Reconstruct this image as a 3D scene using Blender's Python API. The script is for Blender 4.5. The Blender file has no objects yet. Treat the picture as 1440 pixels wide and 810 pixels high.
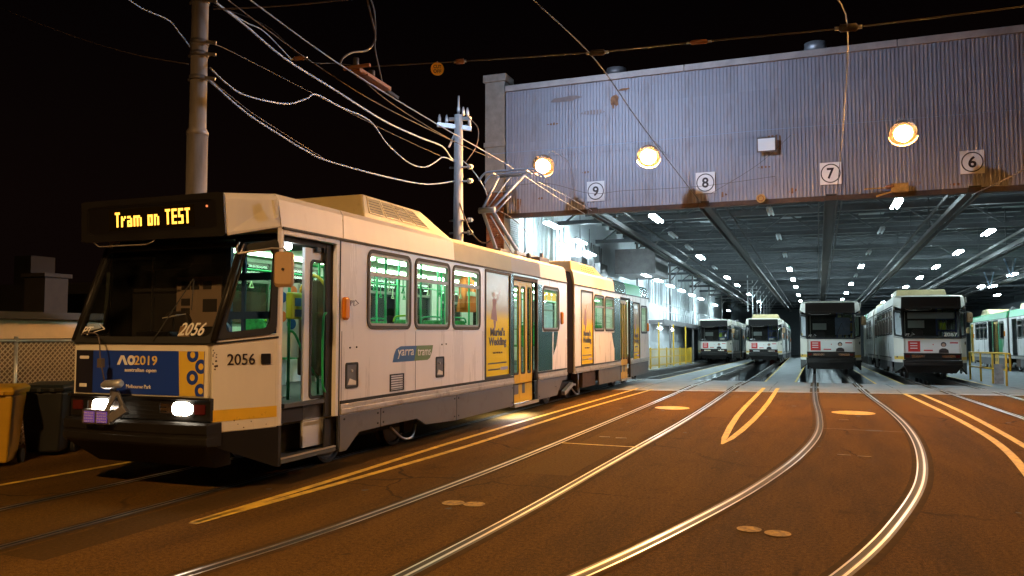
import bpy, math, random
from mathutils import Vector, Matrix
random.seed(7)
S = bpy.context.scene
COL = S.collection
R = math.radians

# ------------------------------------------------------------------ camera, world, exposure
F_PX, EYE = 1115.0, 1.8
PITCH, YAW = R(3.131), R(20.926)
cd = bpy.data.cameras.new('camera')
cam = bpy.data.objects.new('camera', cd); COL.objects.link(cam)
cam.location = (0, 0, EYE)
cam.rotation_euler = (R(90) + PITCH, 0, YAW)
cd.sensor_width = 36.0
cd.lens = 36.0 * F_PX / 1440.0
cd.clip_start = 0.05; cd.clip_end = 2000
S.camera = cam
S.view_settings.view_transform = 'Standard'
S.view_settings.look = 'None'
S.view_settings.exposure = 0.0
S.view_settings.gamma = 1.0
S.render.engine = 'CYCLES'
try:
    S.cycles.use_light_tree = True
    S.cycles.use_denoising = True
    S.cycles.sample_clamp_indirect = 4.0
    S.cycles.max_bounces = 7; S.cycles.diffuse_bounces = 3; S.cycles.glossy_bounces = 3
    S.cycles.transparent_max_bounces = 16
    S.cycles.caustics_reflective = False; S.cycles.caustics_refractive = False
except Exception:
    pass

W = bpy.data.worlds.new('World'); S.world = W; W.use_nodes = True
nt = W.node_tree; nt.nodes.clear()
wo = nt.nodes.new('ShaderNodeOutputWorld'); bg = nt.nodes.new('ShaderNodeBackground')
tc = nt.nodes.new('ShaderNodeTexCoord'); sx = nt.nodes.new('ShaderNodeSeparateXYZ')
rp = nt.nodes.new('ShaderNodeValToRGB')
nt.links.new(tc.outputs['Generated'], sx.inputs[0]); nt.links.new(sx.outputs['Z'], rp.inputs[0])
rp.color_ramp.elements[0].position = 0.0; rp.color_ramp.elements[0].color = (0.0034, 0.0015, 0.0011, 1)
rp.color_ramp.elements[1].position = 0.45; rp.color_ramp.elements[1].color = (0.0005, 0.0004, 0.0006, 1)
e = rp.color_ramp.elements.new(0.14); e.color = (0.0032, 0.0014, 0.0011, 1)
nt.links.new(rp.outputs[0], bg.inputs[0]); bg.inputs[1].default_value = 1.0
nt.links.new(bg.outputs[0], wo.inputs[0])

# lamp levels (lights are modelled lamps with glowing faces; halo rings are added glow)
L_SODIUM = 1150.0      # round floodlights on the depot front
L_STREET = 3500.0      # sodium street lamps in the yard, outside the frame
L_FLOOD = 4200.0       # cool floodlight high on the steel pole
L_SHED = 235.0         # fluorescent battens
L_TRAM = 16.0         # saloon light strips

# ------------------------------------------------------------------ measuring helpers
def ray(x, y):
    r, u, f = (x - 720) / F_PX, (405 - y) / F_PX, 1.0
    c, s = math.cos(PITCH), math.sin(PITCH)
    up = u * c + f * s; fw = -u * s + f * c
    c, s = math.cos(YAW), math.sin(YAW)
    return Vector((r * c - fw * s, r * s + fw * c, up))
def PX(x, y, X):
    d = ray(x, y); t = X / d.x; return Vector((X, d.y * t, EYE + d.z * t))
def PY(x, y, Y):
    d = ray(x, y); t = Y / d.y; return Vector((d.x * t, Y, EYE + d.z * t))
def PZ(x, y, z=0.0):
    d = ray(x, y); t = (z - EYE) / d.z; return Vector((d.x * t, d.y * t, z))

# ------------------------------------------------------------------ materials
MATS = {}
def mat(name, col, rough=0.6, metal=0.0, var=0.0, scale=3.0, bump=0.0, bscale=60.0, dirt=None, spec=0.5, emit=None, es=0.0, rnd=0.0, stretch=None):
    if name in MATS: return MATS[name]
    m = bpy.data.materials.new(name); m.use_nodes = True; MATS[name] = m
    n = m.node_tree.nodes; l = m.node_tree.links
    b = n['Principled BSDF']
    b.inputs['Base Color'].default_value = (*col, 1); b.inputs['Roughness'].default_value = rough
    b.inputs['Metallic'].default_value = metal; b.inputs['Specular IOR Level'].default_value = spec
    if emit: b.inputs['Emission Color'].default_value = (*emit, 1); b.inputs['Emission Strength'].default_value = es
    t = None
    if var or dirt or bump:
        t = n.new('ShaderNodeTexCoord')
        src = t.outputs['Object']
        if stretch:
            mp = n.new('ShaderNodeMapping'); mp.inputs['Scale'].default_value = stretch
            l.new(src, mp.inputs[0]); src = mp.outputs[0]
    cur = None
    if var:
        nz = n.new('ShaderNodeTexNoise'); nz.inputs['Scale'].default_value = scale; nz.inputs['Detail'].default_value = 6
        nz.inputs['Roughness'].default_value = 0.65
        l.new(src, nz.inputs['Vector'])
        r = n.new('ShaderNodeValToRGB')
        r.color_ramp.elements[0].position = 0.3; r.color_ramp.elements[1].position = 0.7
        r.color_ramp.elements[0].color = (*[c * (1 - var) for c in col], 1)
        r.color_ramp.elements[1].color = (*[min(1, c * (1 + var)) for c in col], 1)
        l.new(nz.outputs[0], r.inputs[0]); cur = r.outputs[0]
        rr = n.new('ShaderNodeMapRange'); rr.inputs[3].default_value = max(0.02, rough - (.04 if rough < .45 else .12)); rr.inputs[4].default_value = min(1, rough + (.04 if rough < .45 else .12))
        l.new(nz.outputs[0], rr.inputs[0]); l.new(rr.outputs[0], b.inputs['Roughness'])
    if dirt:
        dcol, dsc, lo, hi = dirt
        nz = n.new('ShaderNodeTexNoise'); nz.inputs['Scale'].default_value = dsc; nz.inputs['Detail'].default_value = 8
        nz.inputs['Roughness'].default_value = 0.7
        l.new(src, nz.inputs['Vector'])
        r = n.new('ShaderNodeValToRGB'); r.color_ramp.elements[0].position = lo; r.color_ramp.elements[1].position = hi
        l.new(nz.outputs[0], r.inputs[0])
        mx = n.new('ShaderNodeMixRGB'); mx.inputs[2].default_value = (*dcol, 1)
        if cur: l.new(cur, mx.inputs[1])
        else: mx.inputs[1].default_value = (*col, 1)
        l.new(r.outputs[0], mx.inputs[0]); cur = mx.outputs[0]
    if rnd:
        oi = n.new('ShaderNodeObjectInfo'); hs = n.new('ShaderNodeHueSaturation')
        mr = n.new('ShaderNodeMapRange'); mr.inputs[3].default_value = 1 - rnd; mr.inputs[4].default_value = 1 + rnd
        l.new(oi.outputs['Random'], mr.inputs[0]); l.new(mr.outputs[0], hs.inputs['Value'])
        if cur: l.new(cur, hs.inputs['Color'])
        else: hs.inputs['Color'].default_value = (*col, 1)
        cur = hs.outputs[0]
    if cur: l.new(cur, b.inputs['Base Color'])
    if bump:
        nb = n.new('ShaderNodeTexNoise'); nb.inputs['Scale'].default_value = bscale; nb.inputs['Detail'].default_value = 4
        l.new(src, nb.inputs['Vector'])
        bp = n.new('ShaderNodeBump'); bp.inputs['Strength'].default_value = bump; bp.inputs['Distance'].default_value = 0.02
        l.new(nb.outputs[0], bp.inputs['Height']); l.new(bp.outputs[0], b.inputs['Normal'])
    return m
def emis(name, col, strength):
    if name in MATS: return MATS[name]
    m = bpy.data.materials.new(name); m.use_nodes = True; MATS[name] = m
    n = m.node_tree.nodes; n.clear()
    o = n.new('ShaderNodeOutputMaterial'); e = n.new('ShaderNodeEmission')
    e.inputs[0].default_value = (*col, 1); e.inputs[1].default_value = strength
    m.node_tree.links.new(e.outputs[0], o.inputs[0]); return m
def glass(name, tint, refl=1.0, rough=0.02, dirt=0.0):
    if name in MATS: return MATS[name]
    m = bpy.data.materials.new(name); m.use_nodes = True; MATS[name] = m
    n = m.node_tree.nodes; l = m.node_tree.links; n.clear()
    o = n.new('ShaderNodeOutputMaterial'); tr = n.new('ShaderNodeBsdfTransparent'); gl = n.new('ShaderNodeBsdfGlossy')
    fr = n.new('ShaderNodeFresnel'); fr.inputs[0].default_value = 1.5
    tr.inputs[0].default_value = (*tint, 1); gl.inputs['Roughness'].default_value = rough
    gl.inputs[0].default_value = (refl, refl, refl, 1)
    mx = n.new('ShaderNodeMixShader')
    l.new(fr.outputs[0], mx.inputs[0]); l.new(tr.outputs[0], mx.inputs[1]); l.new(gl.outputs[0], mx.inputs[2])
    last = mx
    if dirt:
        df = n.new('ShaderNodeBsdfDiffuse'); df.inputs[0].default_value = (0.5, 0.48, 0.42, 1)
        t = n.new('ShaderNodeTexCoord'); nz = n.new('ShaderNodeTexNoise'); nz.inputs['Scale'].default_value = 4; nz.inputs['Detail'].default_value = 6
        l.new(t.outputs['Object'], nz.inputs['Vector'])
        mr = n.new('ShaderNodeMapRange'); mr.inputs[1].default_value = .35; mr.inputs[2].default_value = .75; mr.inputs[3].default_value = 0; mr.inputs[4].default_value = dirt
        l.new(nz.outputs[0], mr.inputs[0])
        m2 = n.new('ShaderNodeMixShader'); l.new(mr.outputs[0], m2.inputs[0]); l.new(mx.outputs[0], m2.inputs[1]); l.new(df.outputs[0], m2.inputs[2])
        last = m2
    l.new(last.outputs[0], o.inputs[0]); return m

def M(k): return MATS[k]
mat('cream', (0.66, 0.61, 0.52), 0.50, var=0.04, scale=1.6, dirt=((0.36, 0.29, 0.22), 2.4, 0.64, 0.95), stretch=(2.5, 2.5, .5))
mat('white_body', (0.72, 0.69, 0.67), 0.28, var=0.03, scale=1.3, dirt=((0.38, 0.32, 0.27), 2.0, 0.62, 0.98), stretch=(2.5, 2.5, .35))
mat('panel_line', (0.10, 0.09, 0.085), 0.7)
mat('teal', (0.010, 0.055, 0.060), 0.25, var=0.1)
mat('tram_green', (0.02, 0.30, 0.10), 0.3, var=0.1)
mat('olive', (0.21, 0.20, 0.12), 0.35, var=0.1)
mat('fascia_grey', (0.20, 0.20, 0.19), 0.35, var=0.1)
mat('skirt_grey', (0.105, 0.10, 0.105), 0.5, var=0.12, scale=2, dirt=((0.05, 0.035, 0.025), 2.5, 0.55, 0.8))
mat('dark_plastic', (0.010, 0.009, 0.008), 0.45, var=0.15, spec=0.28)
mat('black_gloss', (0.008, 0.007, 0.007), 0.35, spec=.25)
mat('rubber', (0.012, 0.012, 0.012), 0.75)
mat('under_dark', (0.016, 0.013, 0.011), 0.8, var=0.3)
mat('bellows', (0.030, 0.018, 0.013), 0.85, var=0.3, scale=6)
mat('silver', (0.55, 0.54, 0.52), 0.35, metal=1.0, var=0.1)
mat('strip_metal', (0.50, 0.46, 0.42), 0.4, metal=0.6, var=0.15, dirt=((0.12, 0.08, 0.05), 3, 0.5, 0.75))
mat('door_yellow', (0.62, 0.36, 0.02), 0.35, var=0.07)
mat('door_grey', (0.60, 0.60, 0.60), 0.35, var=0.06)
mat('band_yellow', (0.70, 0.42, 0.03), 0.4, var=0.06)
mat('paint_yellow', (0.60, 0.41, 0.04), 0.6, var=0.25, scale=9, dirt=((0.10, 0.07, 0.045), 6, 0.46, 0.74))
mat('paint_white', (0.45, 0.42, 0.36), 0.6, var=0.25, scale=9, dirt=((0.09, 0.08, 0.07), 7, 0.5, 0.7))
mat('green_pole', (0.02, 0.36, 0.13), 0.3)
mat('seat_green', (0.05, 0.28, 0.08), 0.8, var=0.6, scale=14)
mat('seat_brown', (0.10, 0.055, 0.025), 0.7, var=0.2)
mat('lime', (0.42, 0.62, 0.03), 0.4)
mat('blue_screen', (0.03, 0.22, 0.55), 0.3)
mat('interior_cream', (0.64, 0.72, 0.48), 0.5, var=0.05)
mat('interior_floor', (0.05, 0.055, 0.06), 0.7, var=0.2)
mat('cab_blue', (0.035, 0.075, 0.25), 0.5, var=0.1)
mat('notice_beige', (0.34, 0.25, 0.18), 0.7)
mat('notice_dark', (0.035, 0.028, 0.025), 0.7)
mat('chrome', (0.75, 0.75, 0.76), 0.18, metal=1.0)
mat('galv', (0.45, 0.46, 0.47), 0.45, metal=0.7, var=0.2, scale=8)
mat('steel_pole', (0.30, 0.27, 0.25), 0.45, metal=0.25, var=0.25, scale=3, stretch=(3, 3, 0.5))
mat('timber_pole', (0.34, 0.34, 0.34), 0.8, var=0.3, scale=4, stretch=(8, 8, 0.6))
mat('rail_steel', (0.60, 0.55, 0.50), 0.30, metal=0.95, var=0.06, scale=1)
mat('groove', (0.015, 0.012, 0.010), 0.7)
mat('rust', (0.20, 0.075, 0.025), 0.85, var=0.4, scale=10)
mat('ad_blue', (0.012, 0.045, 0.32), 0.35)
mat('ad_navy', (0.010, 0.011, 0.022), 0.35)
mat('ad_gold', (0.62, 0.42, 0.05), 0.4)
mat('ad_white', (0.72, 0.70, 0.66), 0.4)
mat('logo_gold', (0.70, 0.52, 0.16), 0.4)
mat('poster_yellow', (0.68, 0.46, 0.015), 0.35)
mat('ink', (0.02, 0.012, 0.012), 0.5)
mat('ad_red', (0.55, 0.025, 0.02), 0.4)
mat('skin', (0.45, 0.27, 0.18), 0.6)
mat('logo_blue', (0.02, 0.09, 0.24), 0.35)
mat('logo_green', (0.12, 0.19, 0.05), 0.35)
mat('orange_lens', (0.65, 0.20, 0.01), 0.25)
mat('red_lens', (0.07, 0.008, 0.007), 0.2)
mat('tan_mirror', (0.42, 0.27, 0.14), 0.45, var=0.08)
mat('hi_vis', (0.95, 0.23, 0.06), 0.8, var=0.1, scale=6)
mat('reflective', (0.75, 0.75, 0.72), 0.4)
mat('clad', (0.30, 0.295, 0.335), 0.5, metal=0.15, var=0.12, scale=0.9, dirt=((0.19, 0.15, 0.135), 0.8, 0.50, 0.8), rnd=0.07, stretch=(1, 1, 0.35))
mat('concrete_pillar', (0.30, 0.27, 0.23), 0.9, var=0.2, scale=4, bump=0.3)
mat('brick', (0.23, 0.10, 0.06), 0.9, var=0.25, scale=9, rnd=0.25)
mat('brick_white', (0.62, 0.62, 0.62), 0.8, var=0.12, scale=9, rnd=0.08)
mat('mortar', (0.22, 0.19, 0.16), 0.95)
mat('beam_rust', (0.05, 0.034, 0.028), 0.8, var=0.35, scale=5, dirt=((0.12, 0.05, 0.02), 4, 0.55, 0.75))
mat('roof_dark', (0.036, 0.038, 0.040), 0.85, var=0.25, scale=0.7)
mat('truss', (0.06, 0.065, 0.07), 0.6, var=0.2)
mat('skylight', (0.17, 0.185, 0.19), 0.6, var=0.2)
mat('wall_white', (0.58, 0.61, 0.63), 0.7, var=0.08, scale=1.5, dirt=((0.35, 0.36, 0.36), 1.1, 0.55, 0.8))
mat('clad_grey', (0.26, 0.29, 0.31), 0.6, var=0.1, rnd=0.12)
mat('concrete', (0.20, 0.215, 0.22), 0.75, var=0.18, scale=1.4, dirt=((0.10, 0.105, 0.11), 2.0, 0.50, 0.8), bump=0.25, bscale=40)
mat('pit_concrete', (0.38, 0.38, 0.38), 0.8, var=0.3, scale=2)
mat('fence_yellow', (0.62, 0.38, 0.02), 0.45, var=0.08)
mat('sign_white', (0.80, 0.80, 0.80), 0.5, var=0.05)
mat('cable_light', (0.25, 0.32, 0.44), 0.5)
mat('disc_gold', (0.32, 0.22, 0.06), .6, var=.3, scale=12)
mat('frame_metal', (0.22, 0.205, 0.19), 0.4, metal=.5)
mat('paint_worn', (0.33, 0.20, 0.03), 0.8, var=.4, scale=9, dirt=((0.07, 0.045, 0.02), 14, 0.45, 0.65))
mat('mesh_tan', (0.50, 0.40, 0.30), .6)
mat('rail_side', (0.07, 0.058, 0.048), 0.55, metal=.6, var=.3, scale=5)
mat('cable_dark', (0.10, 0.075, 0.06), 0.6)
mat('wire_copper', (0.055, 0.045, 0.038), 0.6, metal=0.2)
mat('ceramic', (0.30, 0.13, 0.06), 0.3)
mat('bin_yellow', (0.46, 0.26, 0.01), 0.5, var=0.1)
mat('bin_dark', (0.012, 0.013, 0.012), 0.5, var=0.2)
mat('house_cream', (0.62, 0.48, 0.35), 0.85, var=0.1, scale=3)
mat('house_dark', (0.022, 0.019, 0.017), 0.9, var=0.2)
mat('house_roof', (0.035, 0.032, 0.032), 0.8, var=0.2)
mat('ac_cream', (0.60, 0.48, 0.24), 0.45, var=0.06, scale=2, dirt=((0.3, 0.22, 0.1), 3, 0.6, 0.85))
mat('purple_led', (0.05, 0.02, 0.10), 0.3, emit=(0.20, 0.08, 0.40), es=0.5)
mat('sign_yellow', (0.90, 0.46, 0.02), 0.5)
glass('pane', (0.82, 0.97, 0.87))
glass('pane_dark', (0.35, 0.38, 0.38), dirt=0.05)
glass('windscreen', (0.66, 0.66, 0.64), dirt=0.012)
emis('lamp_sodium', (1.0, 0.45, 0.11), L_SODIUM)
emis('lamp_street', (1.0, 0.55, 0.20), L_STREET)
emis('lamp_yard', (1.0, 0.44, 0.08), L_STREET * 0.27)
emis('lamp_sodium_small', (1.0, 0.45, 0.11), L_SODIUM * 2.8)
emis('lamp_sodium_dim', (1.0, 0.48, 0.14), L_SODIUM * 0.7)
emis('led_glow', (1.0, 0.40, 0.02), 0.006)  # faint amber glow put behind the sign letters
emis('halo_ring', (1.0, 0.45, 0.10), 2.2)  # imitated halo round the floodlight lenses
emis('halo_ring_outer', (1.0, 0.36, 0.06), 0.55)  # dimmer outer band of the imitated halo
emis('lamp_mast', (0.56, 0.74, 1.0), L_FLOOD * 1.1)
emis('lamp_flood', (0.56, 0.72, 1.0), L_FLOOD)
emis('tube', (0.68, 0.92, 1.0), L_SHED)
emis('step_lamp', (0.85, 0.95, 1.0), 90.0)
emis('bowl', (0.75, 0.92, 1.0), 60.0)
emis('tube_warm', (1.0, 0.95, 0.55), 5.0)
emis('tram_tube', (0.70, 1.0, 0.76), L_TRAM)
emis('headlamp', (1.0, 0.86, 0.66), 45.0)
emis('led_amber', (1.0, 0.44, 0.05), 3.2)
emis('door_lamp', (0.85, 0.97, 1.0), 70.0)
emis('red_dot', (1.0, 0.25, 0.08), 1.2)
emis('window_glow', (1.0, 0.62, 0.15), 1.4)

# ground materials built by hand: asphalt with patches, wear and fine grain
def asphalt():
    m = bpy.data.materials.new('asphalt'); m.use_nodes = True; MATS['asphalt'] = m
    n = m.node_tree.nodes; l = m.node_tree.links; b = n['Principled BSDF']
    t = n.new('ShaderNodeTexCoord')
    def noise(sc, det=6, ro=.6, vec=None):
        z = n.new('ShaderNodeTexNoise'); z.inputs['Scale'].default_value = sc; z.inputs['Detail'].default_value = det; z.inputs['Roughness'].default_value = ro
        l.new(vec or t.outputs['Object'], z.inputs['Vector']); return z.outputs[0]
    def ramp(src, p0, c0, p1, c1):
        r = n.new('ShaderNodeValToRGB'); e = r.color_ramp.elements
        e[0].position = p0; e[1].position = p1; e[0].color = (*c0, 1); e[1].color = (*c1, 1); l.new(src, r.inputs[0]); return r.outputs[0]
    def mix(kind, fac, a, c):
        x = n.new('ShaderNodeMixRGB'); x.blend_type = kind
        for i, v in ((0, fac), (1, a), (2, c)):
            if isinstance(v, (int, float)): x.inputs[i].default_value = v
            elif isinstance(v, tuple): x.inputs[i].default_value = (*v, 1)
            else: l.new(v, x.inputs[i])
        return x.outputs[0]
    mp = n.new('ShaderNodeMapping'); mp.inputs['Scale'].default_value = (1.0, 0.16, 1); mp.inputs['Rotation'].default_value = (0, 0, .12); l.new(t.outputs['Object'], mp.inputs[0])
    a = noise(1.3, 8, .65, mp.outputs[0])
    col = ramp(a, .30, (.060, .033, .0092), .72, (.128, .070, .0165))
    g1 = noise(28, 4, .75); g2 = noise(110, 3, .7)
    col = mix('MULTIPLY', 1.0, col, ramp(g1, .30, (.50, .50, .50), .72, (1.55, 1.50, 1.42)))
    col = mix('MULTIPLY', 1.0, col, ramp(g2, .35, (.45, .45, .45), .68, (1.6, 1.6, 1.6)))
    st = noise(0.9, 9, .7)
    col = mix('MIX', ramp(st, .58, (0, 0, 0), .80, (.8, .8, .8)), col, (.026, .016, .006))
    sp = noise(3.5, 3, .5)
    col = mix('MIX', ramp(sp, .74, (0, 0, 0), .79, (.85, .85, .85)), col, (.016, .012, .009))
    v = n.new('ShaderNodeTexVoronoi'); v.feature = 'DISTANCE_TO_EDGE'; v.inputs['Scale'].default_value = .42
    wv = n.new('ShaderNodeMixRGB'); wv.blend_type = 'ADD'; wv.inputs[0].default_value = .35; l.new(t.outputs['Object'], wv.inputs[1])
    nz = n.new('ShaderNodeTexNoise'); nz.inputs['Scale'].default_value = 2.2; nz.inputs['Detail'].default_value = 5; l.new(t.outputs['Object'], nz.inputs['Vector']); l.new(nz.outputs['Color'], wv.inputs[2])
    l.new(wv.outputs[0], v.inputs['Vector'])
    cr = ramp(v.outputs['Distance'], .004, (1, 1, 1), .010, (0, 0, 0))
    mk = ramp(noise(.30, 3, .5), .50, (0, 0, 0), .60, (.7, .7, .7))
    col = mix('MIX', mix('MULTIPLY', 1.0, cr, mk), col, (.012, .009, .007))
    l.new(col, b.inputs['Base Color']); b.inputs['Specular IOR Level'].default_value = .04
    mr = n.new('ShaderNodeMapRange'); mr.inputs[3].default_value = .70; mr.inputs[4].default_value = .92; l.new(a, mr.inputs[0]); l.new(mr.outputs[0], b.inputs['Roughness'])
    ad = n.new('ShaderNodeMath'); ad.operation = 'ADD'; l.new(g1, ad.inputs[0]); l.new(g2, ad.inputs[1])
    bp = n.new('ShaderNodeBump'); bp.inputs['Strength'].default_value = .7; bp.inputs['Distance'].default_value = .012
    l.new(ad.outputs[0], bp.inputs['Height']); l.new(bp.outputs[0], b.inputs['Normal'])
asphalt()

# ------------------------------------------------------------------ mesh builder
class MB:
    def __init__(s): s.v = []; s.f = []; s.m = []; s.sm = []; s.k = 0; s.smooth = False
    def pt(s, *p):
        s.v.append(tuple(p[0]) if len(p) == 1 else p); return len(s.v) - 1
    def face(s, pts):
        i = [s.pt(p) for p in pts]; s.f.append(i); s.m.append(s.k); s.sm.append(s.smooth)
    def idx(s, ids): s.f.append(ids); s.m.append(s.k); s.sm.append(s.smooth)
    def box(s, x0, x1, y0, y1, z0, z1):
        a = [s.pt(x, y, z) for z in (z0, z1) for y in (y0, y1) for x in (x0, x1)]
        for q in ((0, 2, 3, 1), (4, 5, 7, 6), (0, 1, 5, 4), (2, 6, 7, 3), (0, 4, 6, 2), (1, 3, 7, 5)): s.idx([a[j] for j in q])
        return s
    def bar(s, a, b, w, h, up=(0, 0, 1)):
        a, b = Vector(a), Vector(b); d = (b - a).normalized(); u = Vector(up)
        if abs(d.dot(u)) > .98: u = Vector((1, 0, 0))
        r = d.cross(u).normalized(); u = r.cross(d)
        c = [s.pt(p + r * i * w / 2 + u * j * h / 2) for p in (a, b) for i, j in ((-1, -1), (1, -1), (1, 1), (-1, 1))]
        for q in ((0, 3, 2, 1), (4, 5, 6, 7), (0, 1, 5, 4), (1, 2, 6, 5), (2, 3, 7, 6), (3, 0, 4, 7)): s.idx([c[j] for j in q])
        return s
    def tube(s, pts, r, n=8, closed_caps=True):
        pts = [Vector(p) for p in pts]; rad = r if isinstance(r, (list, tuple)) else [r] * len(pts)
        sm = s.smooth; s.smooth = True
        rings = []; prev = None
        for i, p in enumerate(pts):
            d = (pts[min(i + 1, len(pts) - 1)] - pts[max(i - 1, 0)]).normalized()
            if prev is None:
                u = Vector((0, 0, 1)) if abs(d.z) < .9 else Vector((1, 0, 0))
                r_ = d.cross(u).normalized()
            else:
                r_ = (prev - d * prev.dot(d)).normalized()
            prev = r_; u_ = d.cross(r_)
            rings.append([s.pt(p + (r_ * math.cos(2 * math.pi * k / n) + u_ * math.sin(2 * math.pi * k / n)) * rad[i]) for k in range(n)])
        for a, b in zip(rings, rings[1:]):
            for k in range(n): s.idx([a[k], a[(k + 1) % n], b[(k + 1) % n], b[k]])
        s.smooth = False
        if closed_caps: s.idx(rings[0][::-1]); s.idx(rings[-1])
        s.smooth = sm; return s
    def loft(s, rings, caps=True):
        ids = [[s.pt(p) for p in r] for r in rings]; n = len(ids[0])
        for a, b in zip(ids, ids[1:]):
            for k in range(n): s.idx([a[k], a[(k + 1) % n], b[(k + 1) % n], b[k]])
        if caps: s.idx(ids[0][::-1]); s.idx(ids[-1])
        return s
    def prism(s, poly, fn, d0, d1):
        return s.loft([[fn(u, v, d0) for u, v in poly], [fn(u, v, d1) for u, v in poly]])
    def ring(s, outer, inner, fn, d0, d1):
        n = len(outer)
        o0 = [s.pt(fn(u, v, d0)) for u, v in outer]; o1 = [s.pt(fn(u, v, d1)) for u, v in outer]
        i0 = [s.pt(fn(u, v, d0)) for u, v in inner]; i1 = [s.pt(fn(u, v, d1)) for u, v in inner]
        for k in range(n):
            j = (k + 1) % n
            s.idx([o1[k], o1[j], i1[j], i1[k]]); s.idx([o0[k], i0[k], i0[j], o0[j]])
            s.idx([o0[k], o0[j], o1[j], o1[k]]); s.idx([i0[k], i1[k], i1[j], i0[j]])
        return s
    def ball(s, c, r, nu=14, nv=8, sz=1.0):
        sm = s.smooth; s.smooth = True; c = Vector(c); rings = []
        top = s.pt(c + Vector((0, 0, r * sz))); bot = s.pt(c - Vector((0, 0, r * sz)))
        for j in range(1, nv):
            a = math.pi * j / nv
            rings.append([s.pt(c + Vector((r * math.sin(a) * math.cos(2 * math.pi * k / nu), r * math.sin(a) * math.sin(2 * math.pi * k / nu), r * sz * math.cos(a)))) for k in range(nu)])
        for k in range(nu):
            s.idx([top, rings[0][k], rings[0][(k + 1) % nu]]); s.idx([bot, rings[-1][(k + 1) % nu], rings[-1][k]])
        for a, b in zip(rings, rings[1:]):
            for k in range(nu): s.idx([a[k], b[k], b[(k + 1) % nu], a[(k + 1) % nu]])
        s.smooth = sm; return s
    def mesh(s, name, mats):
        me = bpy.data.meshes.new(name); me.from_pydata(s.v, [], s.f)
        for m in (mats if isinstance(mats, (list, tuple)) else [mats]): me.materials.append(MATS[m] if isinstance(m, str) else m)
        me.polygons.foreach_set('material_index', s.m); me.polygons.foreach_set('use_smooth', s.sm)
        me.update(); return me
    def build(s, name, mats, parent=None, loc=None, bevel=0.0, seg=2):
        return obj(name, s.mesh(name, mats), parent, loc, bevel, seg)
def obj(name, me, parent=None, loc=None, bevel=0.0, seg=2):
    o = bpy.data.objects.new(name, me); COL.objects.link(o)
    if parent: o.parent = parent
    if loc is not None: o.location = loc
    if bevel:
        b = o.modifiers.new('bevel', 'BEVEL'); b.width = bevel; b.segments = seg; b.limit_method = 'ANGLE'; b.angle_limit = R(40)
    return o
def empty(name, loc=(0, 0, 0), rz=0.0):
    o = bpy.data.objects.new(name, None); COL.objects.link(o); o.location = loc; o.rotation_euler = (0, 0, rz); o.empty_display_size = .3; return o
def tag(o, label, cat, group=None):
    o['label'] = label; o['category'] = cat
    if group: o['group'] = group
    return o
def struct(o, label=None):
    o['kind'] = 'structure'
    if label: o['label'] = label
    return o
def copy_tree(o, parent=None, skip=(), swap=None, depth=0):
    c = o.copy(); COL.objects.link(c)
    if parent: c.parent = parent
    if swap and c.data is not None:
        if any(m and m.name in swap for m in c.data.materials):
            key = (o.data.name, tuple(sorted(swap.items())))
            if key not in SWAPS:
                me = o.data.copy()
                for i, m in enumerate(me.materials):
                    if m and m.name in swap: me.materials[i] = MATS[swap[m.name]]
                SWAPS[key] = me
            c.data = SWAPS[key]
    for ch in list(o.children):
        if ch.name.split('.')[0] in skip: continue
        copy_tree(ch, c, skip, swap, depth + 1)
    return c
SWAPS = {}
def rr(u0, u1, v0, v1, r, n=5):
    P = []
    for cx, cy, a0 in ((u1 - r, v1 - r, 0), (u0 + r, v1 - r, 90), (u0 + r, v0 + r, 180), (u1 - r, v0 + r, 270)):
        for k in range(n + 1):
            a = R(a0 + 90 * k / n); P.append((cx + r * math.cos(a), cy + r * math.sin(a)))
    return P
def inset_rr(b, d, r, n=5): return rr(b[0] + d, b[1] - d, b[2] + d, b[3] - d, max(.01, r - d), n)
def circ(cu, cv, r, n=20): return [(cu + r * math.cos(2 * math.pi * k / n), cv + r * math.sin(2 * math.pi * k / n)) for k in range(n)]
def side(x): return lambda u, v, d: (x + d, u, v)          # plane facing +x
def front(y): return lambda u, v, d: (u, y - d, v)         # plane facing -y
def cells(u0, u1, v0, v1, holes):
    us = sorted({u0, u1, *[h[0] for h in holes], *[h[1] for h in holes]}); vs = sorted({v0, v1, *[h[2] for h in holes], *[h[3] for h in holes]})
    out = []
    for a, b in zip(us, us[1:]):
        for c, d in zip(vs, vs[1:]):
            m = ((a + b) / 2, (c + d) / 2)
            if u0 <= m[0] <= u1 and v0 <= m[1] <= v1 and not any(h[0] < m[0] < h[1] and h[2] < m[1] < h[3] for h in holes): out.append((a, b, c, d))
    return out
def wall(mb, u0, u1, v0, v1, holes, fn, th):
    for a, b, c, d in cells(u0, u1, v0, v1, holes):
        mb.face([fn(a, c, 0), fn(b, c, 0), fn(b, d, 0), fn(a, d, 0)]); mb.face([fn(a, c, -th), fn(a, d, -th), fn(b, d, -th), fn(b, c, -th)])
    for h in list(holes) + [(u0, u1, v0, v1)]:
        q = [(h[0], h[2]), (h[1], h[2]), (h[1], h[3]), (h[0], h[3])]
        for k in range(4):
            p, s_ = q[k], q[(k + 1) % 4]; mb.face([fn(*p, 0), fn(*s_, 0), fn(*s_, -th), fn(*p, -th)])
    return mb
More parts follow.
